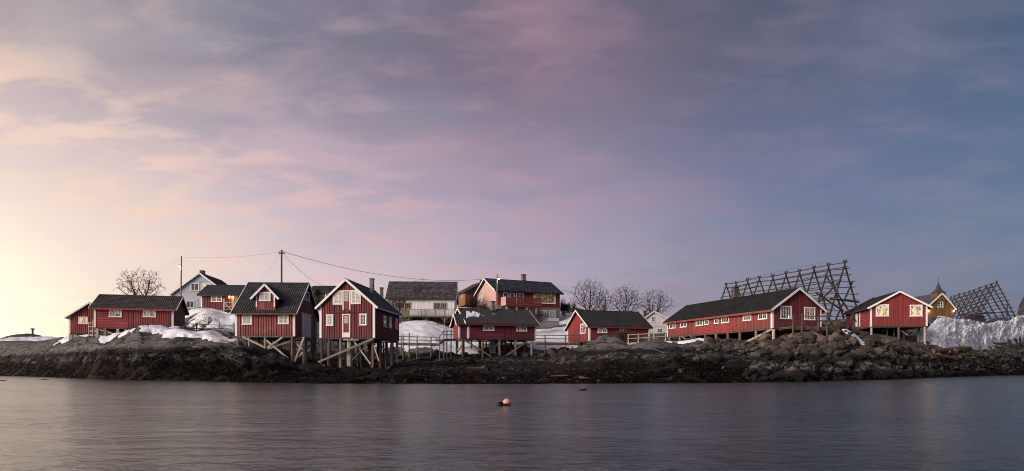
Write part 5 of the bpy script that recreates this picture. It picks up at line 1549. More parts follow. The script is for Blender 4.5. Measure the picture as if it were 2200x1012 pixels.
for k_ in range(14):
    t_a = 2 * math.pi * k_ / 14; t_b = 2 * math.pi * (k_ + 1) / 14
    mb.tube([pw + Vector((R_ * math.cos(t_a), 0, R_ * math.sin(t_a))), pw + Vector((R_ * math.cos(t_b), 0, R_ * math.sin(t_b)))], 0.07, 6)
wr = mb.build('wreath', M['dry_grass'], L_.root)
L_.floor('dark_timber')
for x_ in (1267, 1303.5): L_.stilt(x_, 0.12, 'grey_timber', 0.14)
for x_ in (1340, 1370, 1390): L_.stilt(x_, 0.3, 'dark_timber', 0.12)
for x_ in (1255, 1240, 1226): L_.stilt_side('L', x_, 'dark_timber', 0.12)
L_.brace((1324, 735), (1305, 749), 0.0, 'grey_timber', 0.17)
L_.grid_stilts(4, 2)

# ---- small white house
Mw = House('house', 'small white clapboard house behind the long cabin and plank deck', 'house', 1385, 1434, 717, 124, 0, 'L', None, depth=8)
Mw.shell(hz(Mw, 683, xp=1387), hz(Mw, 669.5, xp=1404), 'y', 0.39)
Mw.hw2 = hz(Mw, 684.5, xp=1430)
Mw.core('white_clap', {'F': [(0, 99, 'h', None)], 'L': [(0, 99, 'h', None)]})
Mw.make_roof('roof_slate', 'rib', 0.3, 0.35, 'white_trim', 'white_trim', 0.14, 0.2)
Mw.window('F', 1398.6, 680, 1407.8, 692, 'pane_dark', 2, 2, 1); Mw.window('F', 1411, 705.5, 1424, 715.6, 'pane_dim', 2, 2, 1)
Mw.chimney(1392, 1397.8, 664.2, 'chimney_dark', off=-1.0, at=3.0)
# its low rear wing
wg = MB(); wg.box((-4.0, 3.5, 0), (-0.05, 7.9, Mw.hw - 0.2)); wg.build('wing', M['white_clap'], Mw.root)
rt = Mw.roof
Mw.slope('wing_roof', (-4.2, 3.2, Mw.hw - 0.25), (-0.05, 3.2, Mw.hw - 0.25), (-4.2, 5.7, Mw.hw + 0.9), (-0.05, 5.7, Mw.hw + 0.9), 'roof_slate', 'rib')

# ---- the long cabin
N = House('cabin', 'long red cabin with eight seaward windows and lit gable on the rubble bank', 'cabin', 1659, 1763.5, 704, 70, 19, 'L', GR, back=1434, side='L')
N.shell(hz(N, 661.5, xp=1660), hz(N, 621, xp=1716), 'y', 0.5)
def uN(x, y=690): return N.uz('L', x, y)[0]
N.core('red_sunlit', {'F': [(0, 99, 'v', 'red_deep')], 'L': [(0, uN(1496.5), 'v', None), (uN(1574.5), 99, 'v', None), (uN(1496.5) + 0.05, uN(1533.5), 'h', 'red_log'), (uN(1534.5), uN(1574), 'h', 'red_log')], 'R': [(0, 99, 'v', None)]})  # long wall in sunlit red, gable in deeper red for its shade
N.panel('trim_board', 'L', 1533.4, 682, 1534.6, 716, 'red_sunlit', 0.0, 0.065)
N.corner_both('FL', w_=0.17); N.corner('F', 1); N.corner('L', 0)
N.make_roof('roof_black', 'rib', 0.42, 0.42, 'white_trim', 'red_sunlit', 0.22, 0.22, rib=0.22)
for a in ((1438.7, 688.4, 1452, 706.2), (1462.3, 685.7, 1476, 703.7), (1496, 681.8, 1510.8, 700.5), (1550.7, 673.8, 1567, 694.3), (1597, 669, 1615, 689.5), (1629.8, 665.2, 1649, 686.8)): N.window('L', *a, 'pane_dim')
for a in ((1514.3, 680, 1523.2, 698.4), (1535.2, 677, 1544.6, 696)): N.window('L', *a, 'pane_dim', 1, 2, 2)
N.window('F', 1675.7, 657.3, 1700, 685.8, 'pane_dim', 2, 3, 2); N.window('F', 1727.3, 660, 1750.5, 688.2, 'pane_gold', 2, 3, 2)
cp = N.plane('y', -0.075, 1694.8, 680.5)
MB().box((cp.x - 0.055, cp.y, cp.z - 0.12), (cp.x + 0.055, cp.y + 0.03, cp.z + 0.12)).build('candle_lamp', M['lamp_white'], N.root)
N.chimney(1573, 1585.5, 615.8, 'chimney_brown', cap=True)
N.floor('brown_timber', 0.2)
for x_, m_2 in ((1439, 'grey_timber'), (1461, 'grey_timber'), (1486, 'grey_timber'), (1515.7, 'brown_timber'), (1538.6, 'grey_timber'), (1563.7, 'brown_timber'), (1590, 'brown_timber'), (1624.5, 'grey_timber'), (1662, 'pale_timber')): N.stilt_side('L', x_, m_2, 0.16)
N.brace((1659, 707), (1580, 746), 0.02, 'pale_timber', 0.2, 'L'); N.brace((1463, 722), (1482, 734), 0.02, 'grey_timber', 0.18, 'L')
N.grid_stilts(4, 3, 'dark_timber', 0.12, 1.0, 0.7)

# ---- bright red cabin at the right end
Pp = House('cabin', 'bright red cabin with two lit windows at the right end of the shore', 'cabin', 1869.7, 1991.7, 701, 86, -10.5, 'L', GR, back=1818, side='L')
Pp.shell(hz(Pp, 659, xp=1872), hz(Pp, 627, xp=1933), 'y', 0.505)
def uP(x, y=690): return Pp.uz('L', x, y)[0]
Pp.core('red_signal', {'F': [(0, 99, 'v', None)], 'L': [(0, uP(1839), 'v', None), (uP(1848.4), uP(1866), 'h', 'red_log')], 'R': [(0, 99, 'v', None)]})
Pp.corner_both('FL', w_=0.18); Pp.corner('F', 1, w_=0.18); Pp.corner('L', 0)
Pp.make_roof('roof_black', 'rib', 0.45, 0.40, 'white_trim', 'dark_timber', 0.16, 0.23, rib=0.22)
Pp.window('F', 1881.3, 653.9, 1909.4, 680, 'pane_lit', 2, 3, 2, cw=0.13); Pp.window('F', 1954.2, 654.8, 1981.4, 680.2, 'pane_lit', 2, 3, 2, cw=0.13)
Pp.panel('door', 'L', 1843, 667, 1847.4, 701, 'dark_timber', 0.0, 0.03)
Pp.panel('door_frame', 'L', 1839, 668, 1842.8, 702, 'white_trim', 0.0, 0.07); Pp.panel('door_frame', 'L', 1847, 666, 1848.4, 702, 'white_trim', 0.0, 0.09)
Pp.window('L', 1829.9, 671, 1834.2, 684.5, 'pane_curtain', 1, 2, 1, cw=0.12)
mb = MB(); z_e = Pp.hw - 0.15
mb.tube([(-0.42, -0.1, z_e), (-0.1, -0.06, z_e - 0.4), (-0.07, -0.02, 0.0)], 0.04, 6); mb.build('downpipe', M['dark_metal'], Pp.root)
Pp.floor('dark_timber', 0.18)
for x_ in (1872, 1930.7, 1987): Pp.stilt(x_, 0.12, 'brown_timber' if x_ == 1930.7 else 'pale_timber', 0.14)
Pp.stilt(1920, 3.0, 'grey_timber', 0.13); Pp.stilt(1973, 2.6, 'grey_timber', 0.14)
Pp.brace((1915, 703), (1895, 712), 2.0, 'grey_timber', 0.12); Pp.brace((1935, 709), (1950, 720), 1.0, 'pale_timber', 0.1)
Pp.grid_stilts(4, 3)

# ---- yellow house with a roof turret
Q = House('house', 'yellow house with pointed roof turret and glowing wall lamps', 'house', 1990, 2047, 690, 132, 4, 'R', None, depth=9)
Q.shell(hz(Q, 660, xp=2046), hz(Q, 630.5, xp=2022), 'y', 0.55)
Q.core('yellow_board', {'F': [(0, 99, 'v', None)], 'R': [(0, 99, 'v', None)], 'L': [(0, 99, 'v', None)]})
Q.make_roof('roof_slate', 'rib', 0.45, 0.4, 'white_trim', 'white_trim', 0.14, 0.24)
Q.window('F', 2014, 648, 2026, 660.5, 'pane_dark', 2, 2, 1); Q.window('F', 2014, 679, 2026, 690, 'pane_dim', 2, 2, 1)
tu = empty('turret', (0, 0, 0), 0, Q.root)
a_ = Q.plane('y', -0.3, 2013.8, 644.5); b_2 = Q.plane('y', -0.3, 2031.6, 628.8); tc_ = (a_.x + b_2.x) / 2; hw_ = (b_2.x - a_.x) / 2
cy = -0.3 + hw_
MB().box((a_.x, -0.3, a_.z), (b_2.x, -0.3 + 2 * hw_, b_2.z)).build('turret_wall', M['yellow_board'], tu)
MB().box((a_.x - 0.08, -0.38, a_.z - 0.1), (b_2.x + 0.08, -0.3 + 2 * hw_ + 0.08, a_.z - 0.002)).build('turret_sill', M['yellow_board'], tu)
for sg in (-1, 1): MB().beam((tc_ + sg * hw_ * 0.8, -0.02, a_.z - 1.3), (tc_ + sg * hw_ * 0.8, -0.32, a_.z - 0.1), 0.12, 0.1).build('turret_bracket', M['yellow_board'], tu)
zt_ = Q.plane('y', cy, 2022, 606).z; zb_ = b_2.z
mb = MB()
prf = [(1.14, 0.0), (0.66, 0.20), (0.44, 0.36), (0.22, 0.68), (0.02, 1.0)]
vs_ = []; n4 = 4
for r_, f_ in prf:
    for k_ in range(4):
        sx, sy2 = ((-1, -1), (1, -1), (1, 1), (-1, 1))[k_]
        vs_.append((tc_ + sx * hw_ * r_, cy + sy2 * hw_ * r_, zb_ + (zt_ - zb_) * f_))
fs_ = [(3, 2, 1, 0)] + [(i * 4 + k, i * 4 + (k + 1) % 4, (i + 1) * 4 + (k + 1) % 4, (i + 1) * 4 + k) for i in range(len(prf) - 1) for k in range(4)]
mb.add(vs_, fs_).build('spire', M['roof_slate'], tu)
mb = MB(); zq = Q.plane('y', cy, 2022, 597).z
mb.tube([(tc_, cy, zt_ - 0.2), (tc_, cy, zq)], 0.03, 5); mb.tube([(tc_ - 0.15, cy, zq - 0.1), (tc_ + 0.2, cy, zq - 0.05)], 0.025, 5); mb.build('finial', M['dark_metal'], tu)
Q.panel('turret_window', 'F', 2019, 632.5, 2026.5, 641, 'pane_dim', 0.30, 0.33, tu)
for x_, e_ in ((1995, 60), (2049.2, 40)):
    p_ = Q.plane('y', -0.15, x_, 667.8)
    lo = MB().lathe([(0.02, 0.2), (0.12, 0.14), (0.15, -0.06), (0.06, -0.14)], p_, 10).build('wall_lamp', M['lamp_warm'], Q.root)
    ld = bpy.data.lights.new('wall_light', 'POINT'); ld.energy = e_; ld.color = (1.0, 0.62, 0.24); ld.shadow_soft_size = 0.15
    l_o = bpy.data.objects.new('wall_light', ld); COL.objects.link(l_o); l_o.parent = Q.root; l_o.location = p_ + Vector((0, -0.35, -0.15))
# cross wing to the left, behind the red cabin
wgm = MB(); wgm.box((-7.5, 3.0, 0), (-0.05, 8.5, Q.hw + 0.6)); wgm.build('cross_wing', M['yellow_board'], Q.root)
Q.slope('cross_wing_roof', (-7.8, 2.5, Q.hw + 0.4), (0.6, 2.5, Q.hw + 0.4), (-7.8, 5.75, Q.hw + 2.4), (2.6, 5.75, Q.hw + 2.4), 'roof_slate', 'rib')
MB().beam((-7.8, 2.46, Q.hw + 0.4), (1.2, 2.46, Q.hw + 0.5), 0.05, 0.25).build('fascia', M['white_trim'], Q.roof)

# ---- little red hut seen between the long cabin and the bright red one
Rh = House('hut', 'tiny red hut glimpsed under the fish rack', 'hut', 1778, 1800, 706, 132, 10, 'L', None, depth=4)
Rh.shell(hz(Rh, 695, xp=1780), hz(Rh, 687.5, xp=1789), 'y')
Rh.core('red_bright', {'F': [(0, 99, 'v', None)]})
Rh.make_roof('roof_slate', 'rib', 0.3, 0.3, 'white_trim', 'white_trim')
Rh.window('F', 1785, 696, 1792, 703, 'pane_lit', 2, 1, 1)
Rh.chimney(1793, 1797, 683, 'chimney_dark', off=0.5, at=2.0)

# ------------------------------------------------------------------ fish drying racks
def rack(label, near, far, n, half, rails, sag=0.0, extra=None, tall=1.0, pole_r=0.13, rail_r=0.065):
    """near/far: apex points in the world; a row of crossed pole pairs carrying long rails"""
    a, b = Vector(near), Vector(far)
    d = (b - a); d.z = 0; d.normalize(); s_ = Vector((d.y, -d.x, 0))
    base = empty('fish_rack', (a.x, a.y, ztf(a.x, a.y))); tag(base, label, 'fish rack', 'fish drying racks')
    off = Vector(base.location)
    ap = []
    for i in range(n):
        t = i / (n - 1)
        c_ = a.lerp(b, t) + Vector((random.uniform(-.15, .15), random.uniform(-.15, .15), random.uniform(-.12, .12)))
        ap.append(c_)
        for sg in (-1, 1):
            ft = c_ + s_ * sg * half; ft.z = ztf(ft.x, ft.y) - 0.25
            dr = (c_ - ft).normalized()
            tp = c_ + dr * random.uniform(0.35, 0.6) + d * 0.06 * sg
            ft2 = ft + d * 0.06 * sg
            mb = MB(); mb.tube([ft2 - off, ft2.lerp(tp, 0.5) - off + Vector((random.uniform(-.05, .05), 0, 0)), tp - off], [pole_r * 1.15, pole_r, pole_r * 0.8], 7)
            mb.build('pole', M['rack_pole'], base)
    def rail(pts, r):
        mb = MB(); mb.tube([p - off for p in pts], r, 6); mb.build('rail', M['rack_rail'], base)
    rail([p + Vector((0, 0, 0.12)) for p in ([ap[0] - d * 0.5] + ap + [ap[-1] + d * 0.4])], rail_r * 1.1)
    for k in range(rails):
        f = 0.07 + 0.86 * k / (rails - 1)
        for sg in (-1, 1):
            pts = []
            for c_ in ap:
                ft = c_ + s_ * sg * half; ft.z = ztf(ft.x, ft.y)
                pts.append(c_.lerp(ft, f) + s_ * sg * 0.13 + Vector((0, 0, random.uniform(-0.07, 0.07))))
            e = random.uniform(0.3, 0.9)
            rail([pts[0] - d * e] + pts + [pts[-1] + d * random.uniform(0.2, 0.6)], rail_r)
    for (p, q) in (extra or []):
        mb = MB(); mb.tube([Vector(p) - off, Vector(q) - off], pole_r * 0.9, 7); mb.build('brace', M['rack_pole'], base)
    return base
ra = px(1815.5, 566, 90); rb = px(1560, 613, 113)
d_ = (rb - ra).normalized()
rack('large fish rack of crossed poles rising behind the long cabin', ra, rb, 10, 3.5, 10, extra=[
    (px(1831.5, 605, 90.6), px(1789, 702, 90)), (px(1806, 602, 90), px(1741, 668, 89)), (px(1784, 642, 90.5), px(1846, 649, 91.5)), (px(1752, 628, 90), px(1812, 668, 90.4)), (px(1773, 590, 92), px(1838, 690, 91))])
rc = px(2143.7, 607, 150); rd = px(2042, 641, 184)
rk2 = rack('smaller fish rack beyond the parked cars by the mountain', rc, rd, 10, 4.2, 10, extra=[(px(2100, 673, 149), px(2174, 670, 151)), (px(2060, 678, 160), px(2130, 672, 150)), (px(2164, 655, 150), px(2163, 688, 150))], pole_r=0.14, rail_r=0.08)
sg0 = px(2144, 669.4, 149)
se = empty('sign', sg0); tag(se, 'small pale printed board on the far fish rack', 'sign')
MB().box((-0.55, -0.04, -0.15), (0.55, 0.0, 0.15)).build('board', M['sign_face'], se)
q = MB()
for k_ in range(7): q.box((-0.45 + k_ * 0.13, -0.046, -0.05), (-0.37 + k_ * 0.13, -0.041, 0.06))
q.build('print', M['sign_print'], se)

# ------------------------------------------------------------------ bare trees
def tree(name, label, cat, base, height, spread, seed, stems=1, bark='bark', twig='twig', levels=5, trunk_r=0.16, up=0.55, group=None, fork=0.22, droop=0.0, tw=0.020):
    r = random.Random(seed)
    root = empty(name, base); tag(root, label, cat, group)
    limbs, tws = MB(), MB()
    def grow(p, d, L, rad, lev):
        n = 3 if lev < 3 else 2
        pts = [p]; q = p.copy(); dd = d.copy()
        for i in range(n):
            dd = (dd + Vector((r.gauss(0, .13), r.gauss(0, .13), r.gauss(0.03, .10) - droop * lev * 0.03))).normalized()
            q = q + dd * (L / n); pts.append(q.copy())
        r1 = rad * (0.62 if lev < levels else 0.4)
        tgt = limbs if lev <= 1 else tws
        rr = [max(tw * 0.55, rad + (r1 - rad) * i / n) for i in range(n + 1)]
        tgt.tube(pts, rr, 6 if lev <= 1 else (4 if lev == 2 else 3), cap=False)
        if lev >= levels: return
        kids = (r.choice((3, 4, 4)) if lev < 2 else r.choice((3, 3, 4))) + (1 if lev == levels - 1 else 0)
        for k in range(kids):
            f = 1.0 if k == 0 else r.uniform(0.35, 0.98)
            i = min(n - 1, int(f * n)); pt = pts[i].lerp(pts[i + 1], f * n - i)
            ang = r.uniform(0.25, 0.95) if k else r.uniform(0.05, 0.35)
            ax = dd.cross(Vector((r.gauss(0, 1), r.gauss(0, 1), r.gauss(0, 1)))).normalized()
            nd = Matrix.Rotation(ang, 3, ax) @ dd
            nd.x *= spread; nd.y *= spread
            nd.z += up * 0.25
            nd.normalize()
            grow(pt, nd, L * r.uniform(0.62, 0.86), max(tw * 0.6, r1 * r.uniform(0.6, 0.85)), lev + 1)
    for s_ in range(stems):
        lean = Vector((r.gauss(0, .22), r.gauss(0, .22), 1)) if stems > 1 else Vector((r.gauss(0, .06), 0, 1))
        grow(Vector((r.uniform(-.2, .2) * (stems > 1), r.uniform(-.2, .2) * (stems > 1), -0.3)), lean.normalized(), height * fork * r.uniform(0.9, 1.1) * (1.25 if stems == 1 else 1), trunk_r, 0)
    # scale the crown to the wanted height
    zs = [v[2] for v in tws.v] or [1]
    k = height / max(zs)
    limbs.v = [(v[0] * k, v[1] * k, v[2] * k) for v in limbs.v]; tws.v = [(v[0] * k, v[1] * k, v[2] * k) for v in tws.v]
    limbs.build('trunk', M[bark], root, True)
    tws.build('crown', M[twig], root)
    return root
def gpt(xp, D): 
    X = (xp - CX) / F * D; return Vector((X, D, ztf(X, D)))
def htop(b, yp): return CAMH + (HOR - yp) / F * b.y - b.z
TG = 'bare trees behind the cabins'
def grown_tree(label, xb, D, cxp, cyp, rxp, ryp, seed, bark='bark', twig='twig', natt=520, trunk_top=0.35, tip=0.009, stems=1, lean=0.0):
    """a bare tree grown towards points spread through its crown: trunk foot at column xb, crown an ellipse in the picture's scale"""
    r = np.random.default_rng(seed)
    b = gpt(xb, D)
    C = px(cxp, cyp, D) - b
    R = np.array([rxp / F * D, rxp / F * D * 0.9, ryp / F * D])
    u = r.normal(size=(natt, 3)); u /= np.linalg.norm(u, axis=1, keepdims=True)
    rad = r.uniform(0.12, 1, natt) ** 0.5
    A = np.array(C) + u * rad[:, None] * R * (0.82 + 0.3 * r.random((natt, 1)))
    A = A[A[:, 2] > C.z - R[2] * 0.8]
    nodes = []; par = []
    zfork = max(0.8, (C.z - R[2] * 0.85) * 1.0)
    for s_ in range(stems):
        p = np.array([0.25 * (s_ - (stems - 1) / 2), 0, -0.3]); par.append(-1); nodes.append(p)
        k = max(2, int((zfork + 0.3) / 0.3))
        for q in range(k):
            t = (q + 1) / k
            nodes.append(np.array([p[0] + (C.x * 0.35 + 0.5 * (s_ - (stems - 1) / 2)) * t + r.normal(0, .02), r.normal(0, .03), -0.3 + (zfork + 0.3) * t])); par.append(len(nodes) - 2)
    natt_ = len(A); step = 0.22; kill = 0.30
    for it in range(70):
        if len(A) == 0: break
        N_ = np.array(nodes)
        d = np.linalg.norm(A[:, None, :] - N_[None], axis=2)
        nn = d.argmin(1); md = d.min(1)
        acc = {}
        for a_i, (n_i, m_i) in enumerate(zip(nn, md)):
            v = (A[a_i] - N_[n_i]) / max(m_i, 1e-6); acc.setdefault(int(n_i), []).append(v)
        added = 0
        for n_i, vs in acc.items():
            v = np.sum(vs, 0) + r.normal(0, 0.25, 3) + np.array([0, 0, 0.08]); ln_ = np.linalg.norm(v)
            if ln_ < 1e-6: continue
            nodes.append(N_[n_i] + v / ln_ * step); par.append(n_i); added += 1
        N_ = np.array(nodes)
        d = np.linalg.norm(A[:, None, :] - N_[None, -max(added, 1):], axis=2).min(1)
        A = A[d > kill]
        if not added or len(nodes) > 5200: break
    n0 = len(nodes)
    kids = np.bincount([p for p in par if p >= 0], minlength=n0)
    for i in range(n0):       # fine twigs at the tips and along the thin shoots
        if nodes[i][2] < zfork * 0.9: continue
        for k in range(3 if kids[i] == 0 else (1 if r.random() < 0.5 else 0)):
            dd = nodes[i] - nodes[par[i]] if par[i] >= 0 else np.array([0, 0, 1.0])
            dd = dd / (np.linalg.norm(dd) + 1e-6) + r.normal(0, 0.6, 3); dd /= np.linalg.norm(dd)
            L = r.uniform(0.18, 0.42); nodes.append(nodes[i] + dd * L); par.append(i)
    n1 = len(nodes); rr = np.zeros(n1)
    ch = [[] for _ in range(n1)]
    for i, p in enumerate(par):
        if p >= 0: ch[p].append(i)
    for i in sorted(range(n1), key=lambda i_: -i_):
        rr[i] = tip if not ch[i] else max(tip, sum(rr[c_] ** 2.35 for c_ in ch[i]) ** (1 / 2.35))
    rr = np.minimum(rr, 0.2)
    root = empty('bare_tree', b); tag(root, label, 'tree', TG)
    limbs, tws = MB(), MB()
    for i, p in enumerate(par):
        if p < 0: continue
        r0 = min(rr[p], rr[i] * 1.6)
        (limbs if rr[i] > 0.045 else tws).tube([nodes[p], nodes[i]], [r0, rr[i]], 6 if rr[i] > 0.045 else 3, cap=False)
    limbs.build('trunk', M[bark], root, True); tws.build('crown', M[twig], root)
grown_tree('bare brown tree with wide rounded crown behind the leftmost long cabin', 303, 96, 301, 616, 50, 38, 3, 'bark_warm', 'twig_warm', 900, stems=2)
grown_tree('tallest dark bare tree, left of three behind the black-roofed cabin', 1268, 112, 1266, 641, 41, 44, 12, natt=1150)
grown_tree('slender bare tree beside the chimney of the black-roofed cabin', 1300, 115, 1301, 651, 19, 34, 18, natt=420)
grown_tree('dense dark bare tree, middle of three behind the black-roofed cabin', 1341, 112, 1345, 647, 36, 36, 21, natt=1100)
grown_tree('round-crowned bare tree behind the small white house', 1405, 138, 1406, 652, 38, 32, 33, natt=1000, stems=2)
BG = 'bare bushes around the houses'
for xp, D, yt, sd, st, lab, mt_ in [
        (856, 99, 616, 41, 5, 'reddish bare bush in front of the white house', 'twig_warm'), (1024, 112, 622, 42, 7, 'dense rusty bush between the orange and the large red house', 'twig_warm'),
        (1138, 101, 655, 43, 6, 'brown upright bush below the red balcony', 'twig_warm'), (1212, 118, 637, 44, 5, 'bare grey bush at the corner of the large red house', 'twig'),
        (1224, 122, 647, 45, 5, 'thin grey scrub on the snowy hillside', 'twig'), (1340, 84.5, 700, 46, 7, 'dry brown shrub at the door beside the plank deck', 'twig_warm'), (897, 118, 592, 47, 4, 'bare tree top showing above the white house roof', 'twig_warm')]:
    b_ = gpt(xp, D)
    h_ = htop(b_, yt)
    tree('bare_bush', lab, 'bush', b_, h_, 1.1, sd, st, 'bark_warm', mt_, 4 if D > 90 else 5, 0.05, 0.9, BG, 0.32, tw=0.02 if D > 90 else 0.014)
# evergreen
b_ = gpt(683, 98); h_ = htop(b_, 622)
cr = empty('evergreen_tree', b_); tag(cr, 'small dark evergreen between the dormer cabin and tall gable cabin', 'tree')
mb = MB(); mb.tube([(0, 0, -0.2), (0, 0, h_ * 0.95)], [0.12, 0.02], 6); mb.build('trunk', M['bark'], cr)
mb = MB(); r_ = random.Random(5)
for k_ in range(1500):
    f = r_.random() ** 0.8; z_ = h_ * (0.25 + 0.75 * f); R_ = (1 - f) * 2.0 + 0.12
    a = r_.uniform(0, 6.28); rr = R_ * math.sqrt(r_.random())
    c_ = Vector((math.cos(a) * rr, math.sin(a) * rr, z_ - rr * 0.25))
    o_ = Vector((math.cos(a), math.sin(a), r_.uniform(-0.5, 0.5))) * r_.uniform(0.15, 0.34); sd_ = Vector((-math.sin(a), math.cos(a), r_.uniform(-.4, .4))) * 0.07
    mb.add([c_ - sd_, c_ + sd_, c_ + o_], [(0, 1, 2)])
mb.build('crown', M['needles'], cr)

# ------------------------------------------------------------------ poles, lamps and wires
def lamp_pole(name, label, xb, D, ytop, lean=0.0, lamp=None, r=0.11, mat='grey_timber'):
    b = gpt(xb, D); top = px(xb + lean, ytop, D)
    root = empty(name, b); tag(root, label, 'pole')
    mb = MB(); mb.tube([(0, 0, -0.4), (top.x - b.x, 0, top.z - b.z)], [r, r * 0.75], 8); mb.build('pole', M[mat], root)
    if lamp:
        lp_ = px(lamp[0], lamp[1], D) - b; tx = top.x - b.x
        MB().tube([(tx * 0.9, 0, lp_.z + 0.12), (lp_.x, -0.05, lp_.z + 0.16)], 0.03, 6).build('arm', M['metal_grey'], root)
        MB().lathe([(0.05, 0.22), (0.16, 0.16), (0.24, 0.06)], (lp_.x, -0.05, lp_.z), 12).build('lamp_shade', M['metal_grey'], root)
        MB().lathe([(0.20, 0.055), (0.2, 0.0), (0.1, -0.1)], (lp_.x, -0.05, lp_.z), 12).build('bulb', M['lamp_yellow'], root)
        ld = bpy.data.lights.new('street_light', 'POINT'); ld.energy = 40; ld.color = (1.0, 0.9, 0.45); ld.shadow_soft_size = 0.2
        lo = bpy.data.objects.new('street_light', ld); COL.objects.link(lo); lo.parent = root; lo.location = (lp_.x, -0.1, lp_.z - 0.3)
    return root, top
_, T1 = lamp_pole('lamp_pole', 'wooden pole with yellow lamp behind the long low cabin', 387.5, 88, 550.5, 2.5, (386.2, 572))
up, T2 = lamp_pole('utility_pole', 'tall dark utility pole above the dormer cabin', 605, 78, 537, 0.0, None, 0.13, 'dark_timber')
tl = T2 - up.location
MB().box((-0.35, -0.06, tl.z - 0.45), (0.35, 0.06, tl.z - 0.33)).build('crossarm', M['dark_timber'], up)
for sx in (-0.28, 0.28): MB().lathe([(0.02, 0), (0.05, 0.05), (0.04, 0.14), (0.02, 0.18)], (sx, 0, tl.z - 0.33), 8).build('insulator', M['dark_metal'], up)
_, T3 = lamp_pole('lamp_pole', 'wooden pole with bright lamp in front of the large red house', 1068.7, 100, 588.8, -0.8, (1072, 599))
def wire(label, a, b, sag, r=0.022):
    a, b = Vector(a), Vector(b)
    mb = MB(); n = 26; off = a.copy()
    mb.tube([a.lerp(b, i / n) - Vector((0, 0, sag * 4 * (i / n) * (1 - i / n))) - off for i in range(n + 1)], r, 4)
    o = mb.build('power_line', M['wire']); o.location = off
    tag(o, label, 'wire', 'overhead wires')
wire('thick wire from the tall pole to the large red house gable', px(606, 540, 78), px(1034, 600, 106), 1.35, 0.023)
wire('thin wire from the lamp pole to the tall pole', px(390, 552, 88), px(604, 541, 78), 0.35, 0.008)
wire('wire from the lamp pole down to the left', px(389, 553, 88), px(312, 600, 96), 0.15, 0.008)
wire('slanting wire from the tall pole down to the yellow house', px(606, 541, 78), px(706, 617, 117), 0.9, 0.018)
wire('faint wire from the tall pole down behind the tall gable cabin', px(606, 549, 78), px(716, 622, 117), 0.4, 0.009)
wire('faint wire from the tall pole down to the low red house', px(604, 543, 78), px(550, 612, 97), 0.3, 0.008)
wire('wire running right from the large red house behind the bare trees', px(1207, 623, 113), px(1452, 658, 125), 0.8, 0.026)
wire('wire along the ridge of the large fish rack', px(1562, 609, 113), px(1776, 562, 91), -0.1, 0.014)

# ------------------------------------------------------------------ walkways and decks
def walkway(label, a, b, width, posts, rails, mat='grey_timber', beam_h=0.22, deck_mat='green_timber', rmat=None, end_post=True, post_r=0.07, back_posts=()):
    """a, b: (pixel x, pixel y of the deck top, depth) of the seaward edge"""
    A_, B_ = px(*a), px(*b)
    d = B_ - A_; Lw = d.length; d.normalize()
    root = empty('walkway', A_); tag(root, label, 'walkway', 'timber walkways between the cabins')
    nrm = Vector((-d.y, d.x, 0)).normalized()
    n = max(3, int(width / 0.17))
    for k in range(n):
        o = nrm * (width * k / n); MB().beam(o + nrm * 0.08, d * Lw + o + nrm * 0.08, width / n * 0.92, 0.05).build('deck_board', M[deck_mat], root)
    for o in (0.0, width): MB().beam(nrm * (o - 0.03) - Vector((0, 0, beam_h / 2 + 0.03)), d * Lw + nrm * (o - 0.03) - Vector((0, 0, beam_h / 2 + 0.03)), 0.08, beam_h).build('edge_beam', M[mat], root)
    q = MB()
    for k in range(int(Lw / 0.8) + 1):
        c_ = d * min(Lw, k * 0.8); q.beam(c_ + nrm * 0.02 - Vector((0, 0, 0.12)), c_ + nrm * (width - 0.06) - Vector((0, 0, 0.12)), 0.1, 0.12)
    tag(q.build('joists', M[mat], root), kind='stuff')
    for (xp, ht, back) in [(p[0], p[1], 0) for p in posts] + [(p[0], p[1], 1) for p in back_posts]:
        o = A_ + nrm * (width + 0.05 if back else -0.1); t = reach(o, d, xp); c_ = o + d * t
        g = ztf(c_.x, c_.y) - 0.25 - A_.z
        mb = MB(); p0 = c_ - A_; zt2 = p0.z + ht
        mb.tube([Vector((p0.x, p0.y, g)), Vector((p0.x + random.uniform(-.03, .03), p0.y, zt2))], [post_r * 1.15, post_r], 7); mb.build('post', M[mat], root)
    for (h, x0, x1, back) in rails:
        o = A_ + nrm * (width + 0.0 if back else -0.16); t0_ = reach(o, d, x0); t1_ = reach(o, d, x1)
        MB().beam(o + d * t0_ + Vector((0, 0, h)) - A_, o + d * t1_ + Vector((0, 0, h)) - A_, 0.05, 0.10).build('handrail', M[rmat or mat], root)
    return root
walkway('low walkway with rails between the long low cabin and the dormer cabin', (398, 713, 80), (509, 719, 76), 1.4, [(422.4, 1.15), (472, 1.3), (503, 1.2)], [(1.0, 398, 508, 0), (0.5, 398, 508, 0)], 'grey_timber')
walkway('walkway over the boulders between the tall gable cabin and the snow-roofed cabin', (856, 736.5, 79), (946, 738, 80), 1.5, [(866, 0.9), (895.7, 0.95), (926, 0.8), (944.5, 0.85)], [(0.75, 856, 946, 0), (0.36, 856, 946, 0)], 'grey_timber', back_posts=[(862, 1.0), (879, 1.3), (926, 0.8)])
walkway('raised landing at the left end of the snow-roofed cabin', (952, 728, 80.5), (982, 728, 82), 1.6, [(953.6, 1.05), (959.8, 1.05), (968.8, 1.15)], [(0.95, 952, 976, 0), (0.5, 952, 976, 0)], 'grey_timber')
st = px(945, 737, 79.8); s2 = px(954, 728, 80.6)
sr = empty('stair', st); tag(sr, 'short wooden stair up to the snow-roofed cabin landing', 'stair')
for k_ in range(4):
    f = (k_ + 0.5) / 4; c_ = (s2 - st) * f; MB().box((c_.x - 0.12, c_.y, c_.z - 0.03), (c_.x + 0.12, c_.y + 0.9, c_.z + 0.02)).build('tread', M['grey_timber'], sr)
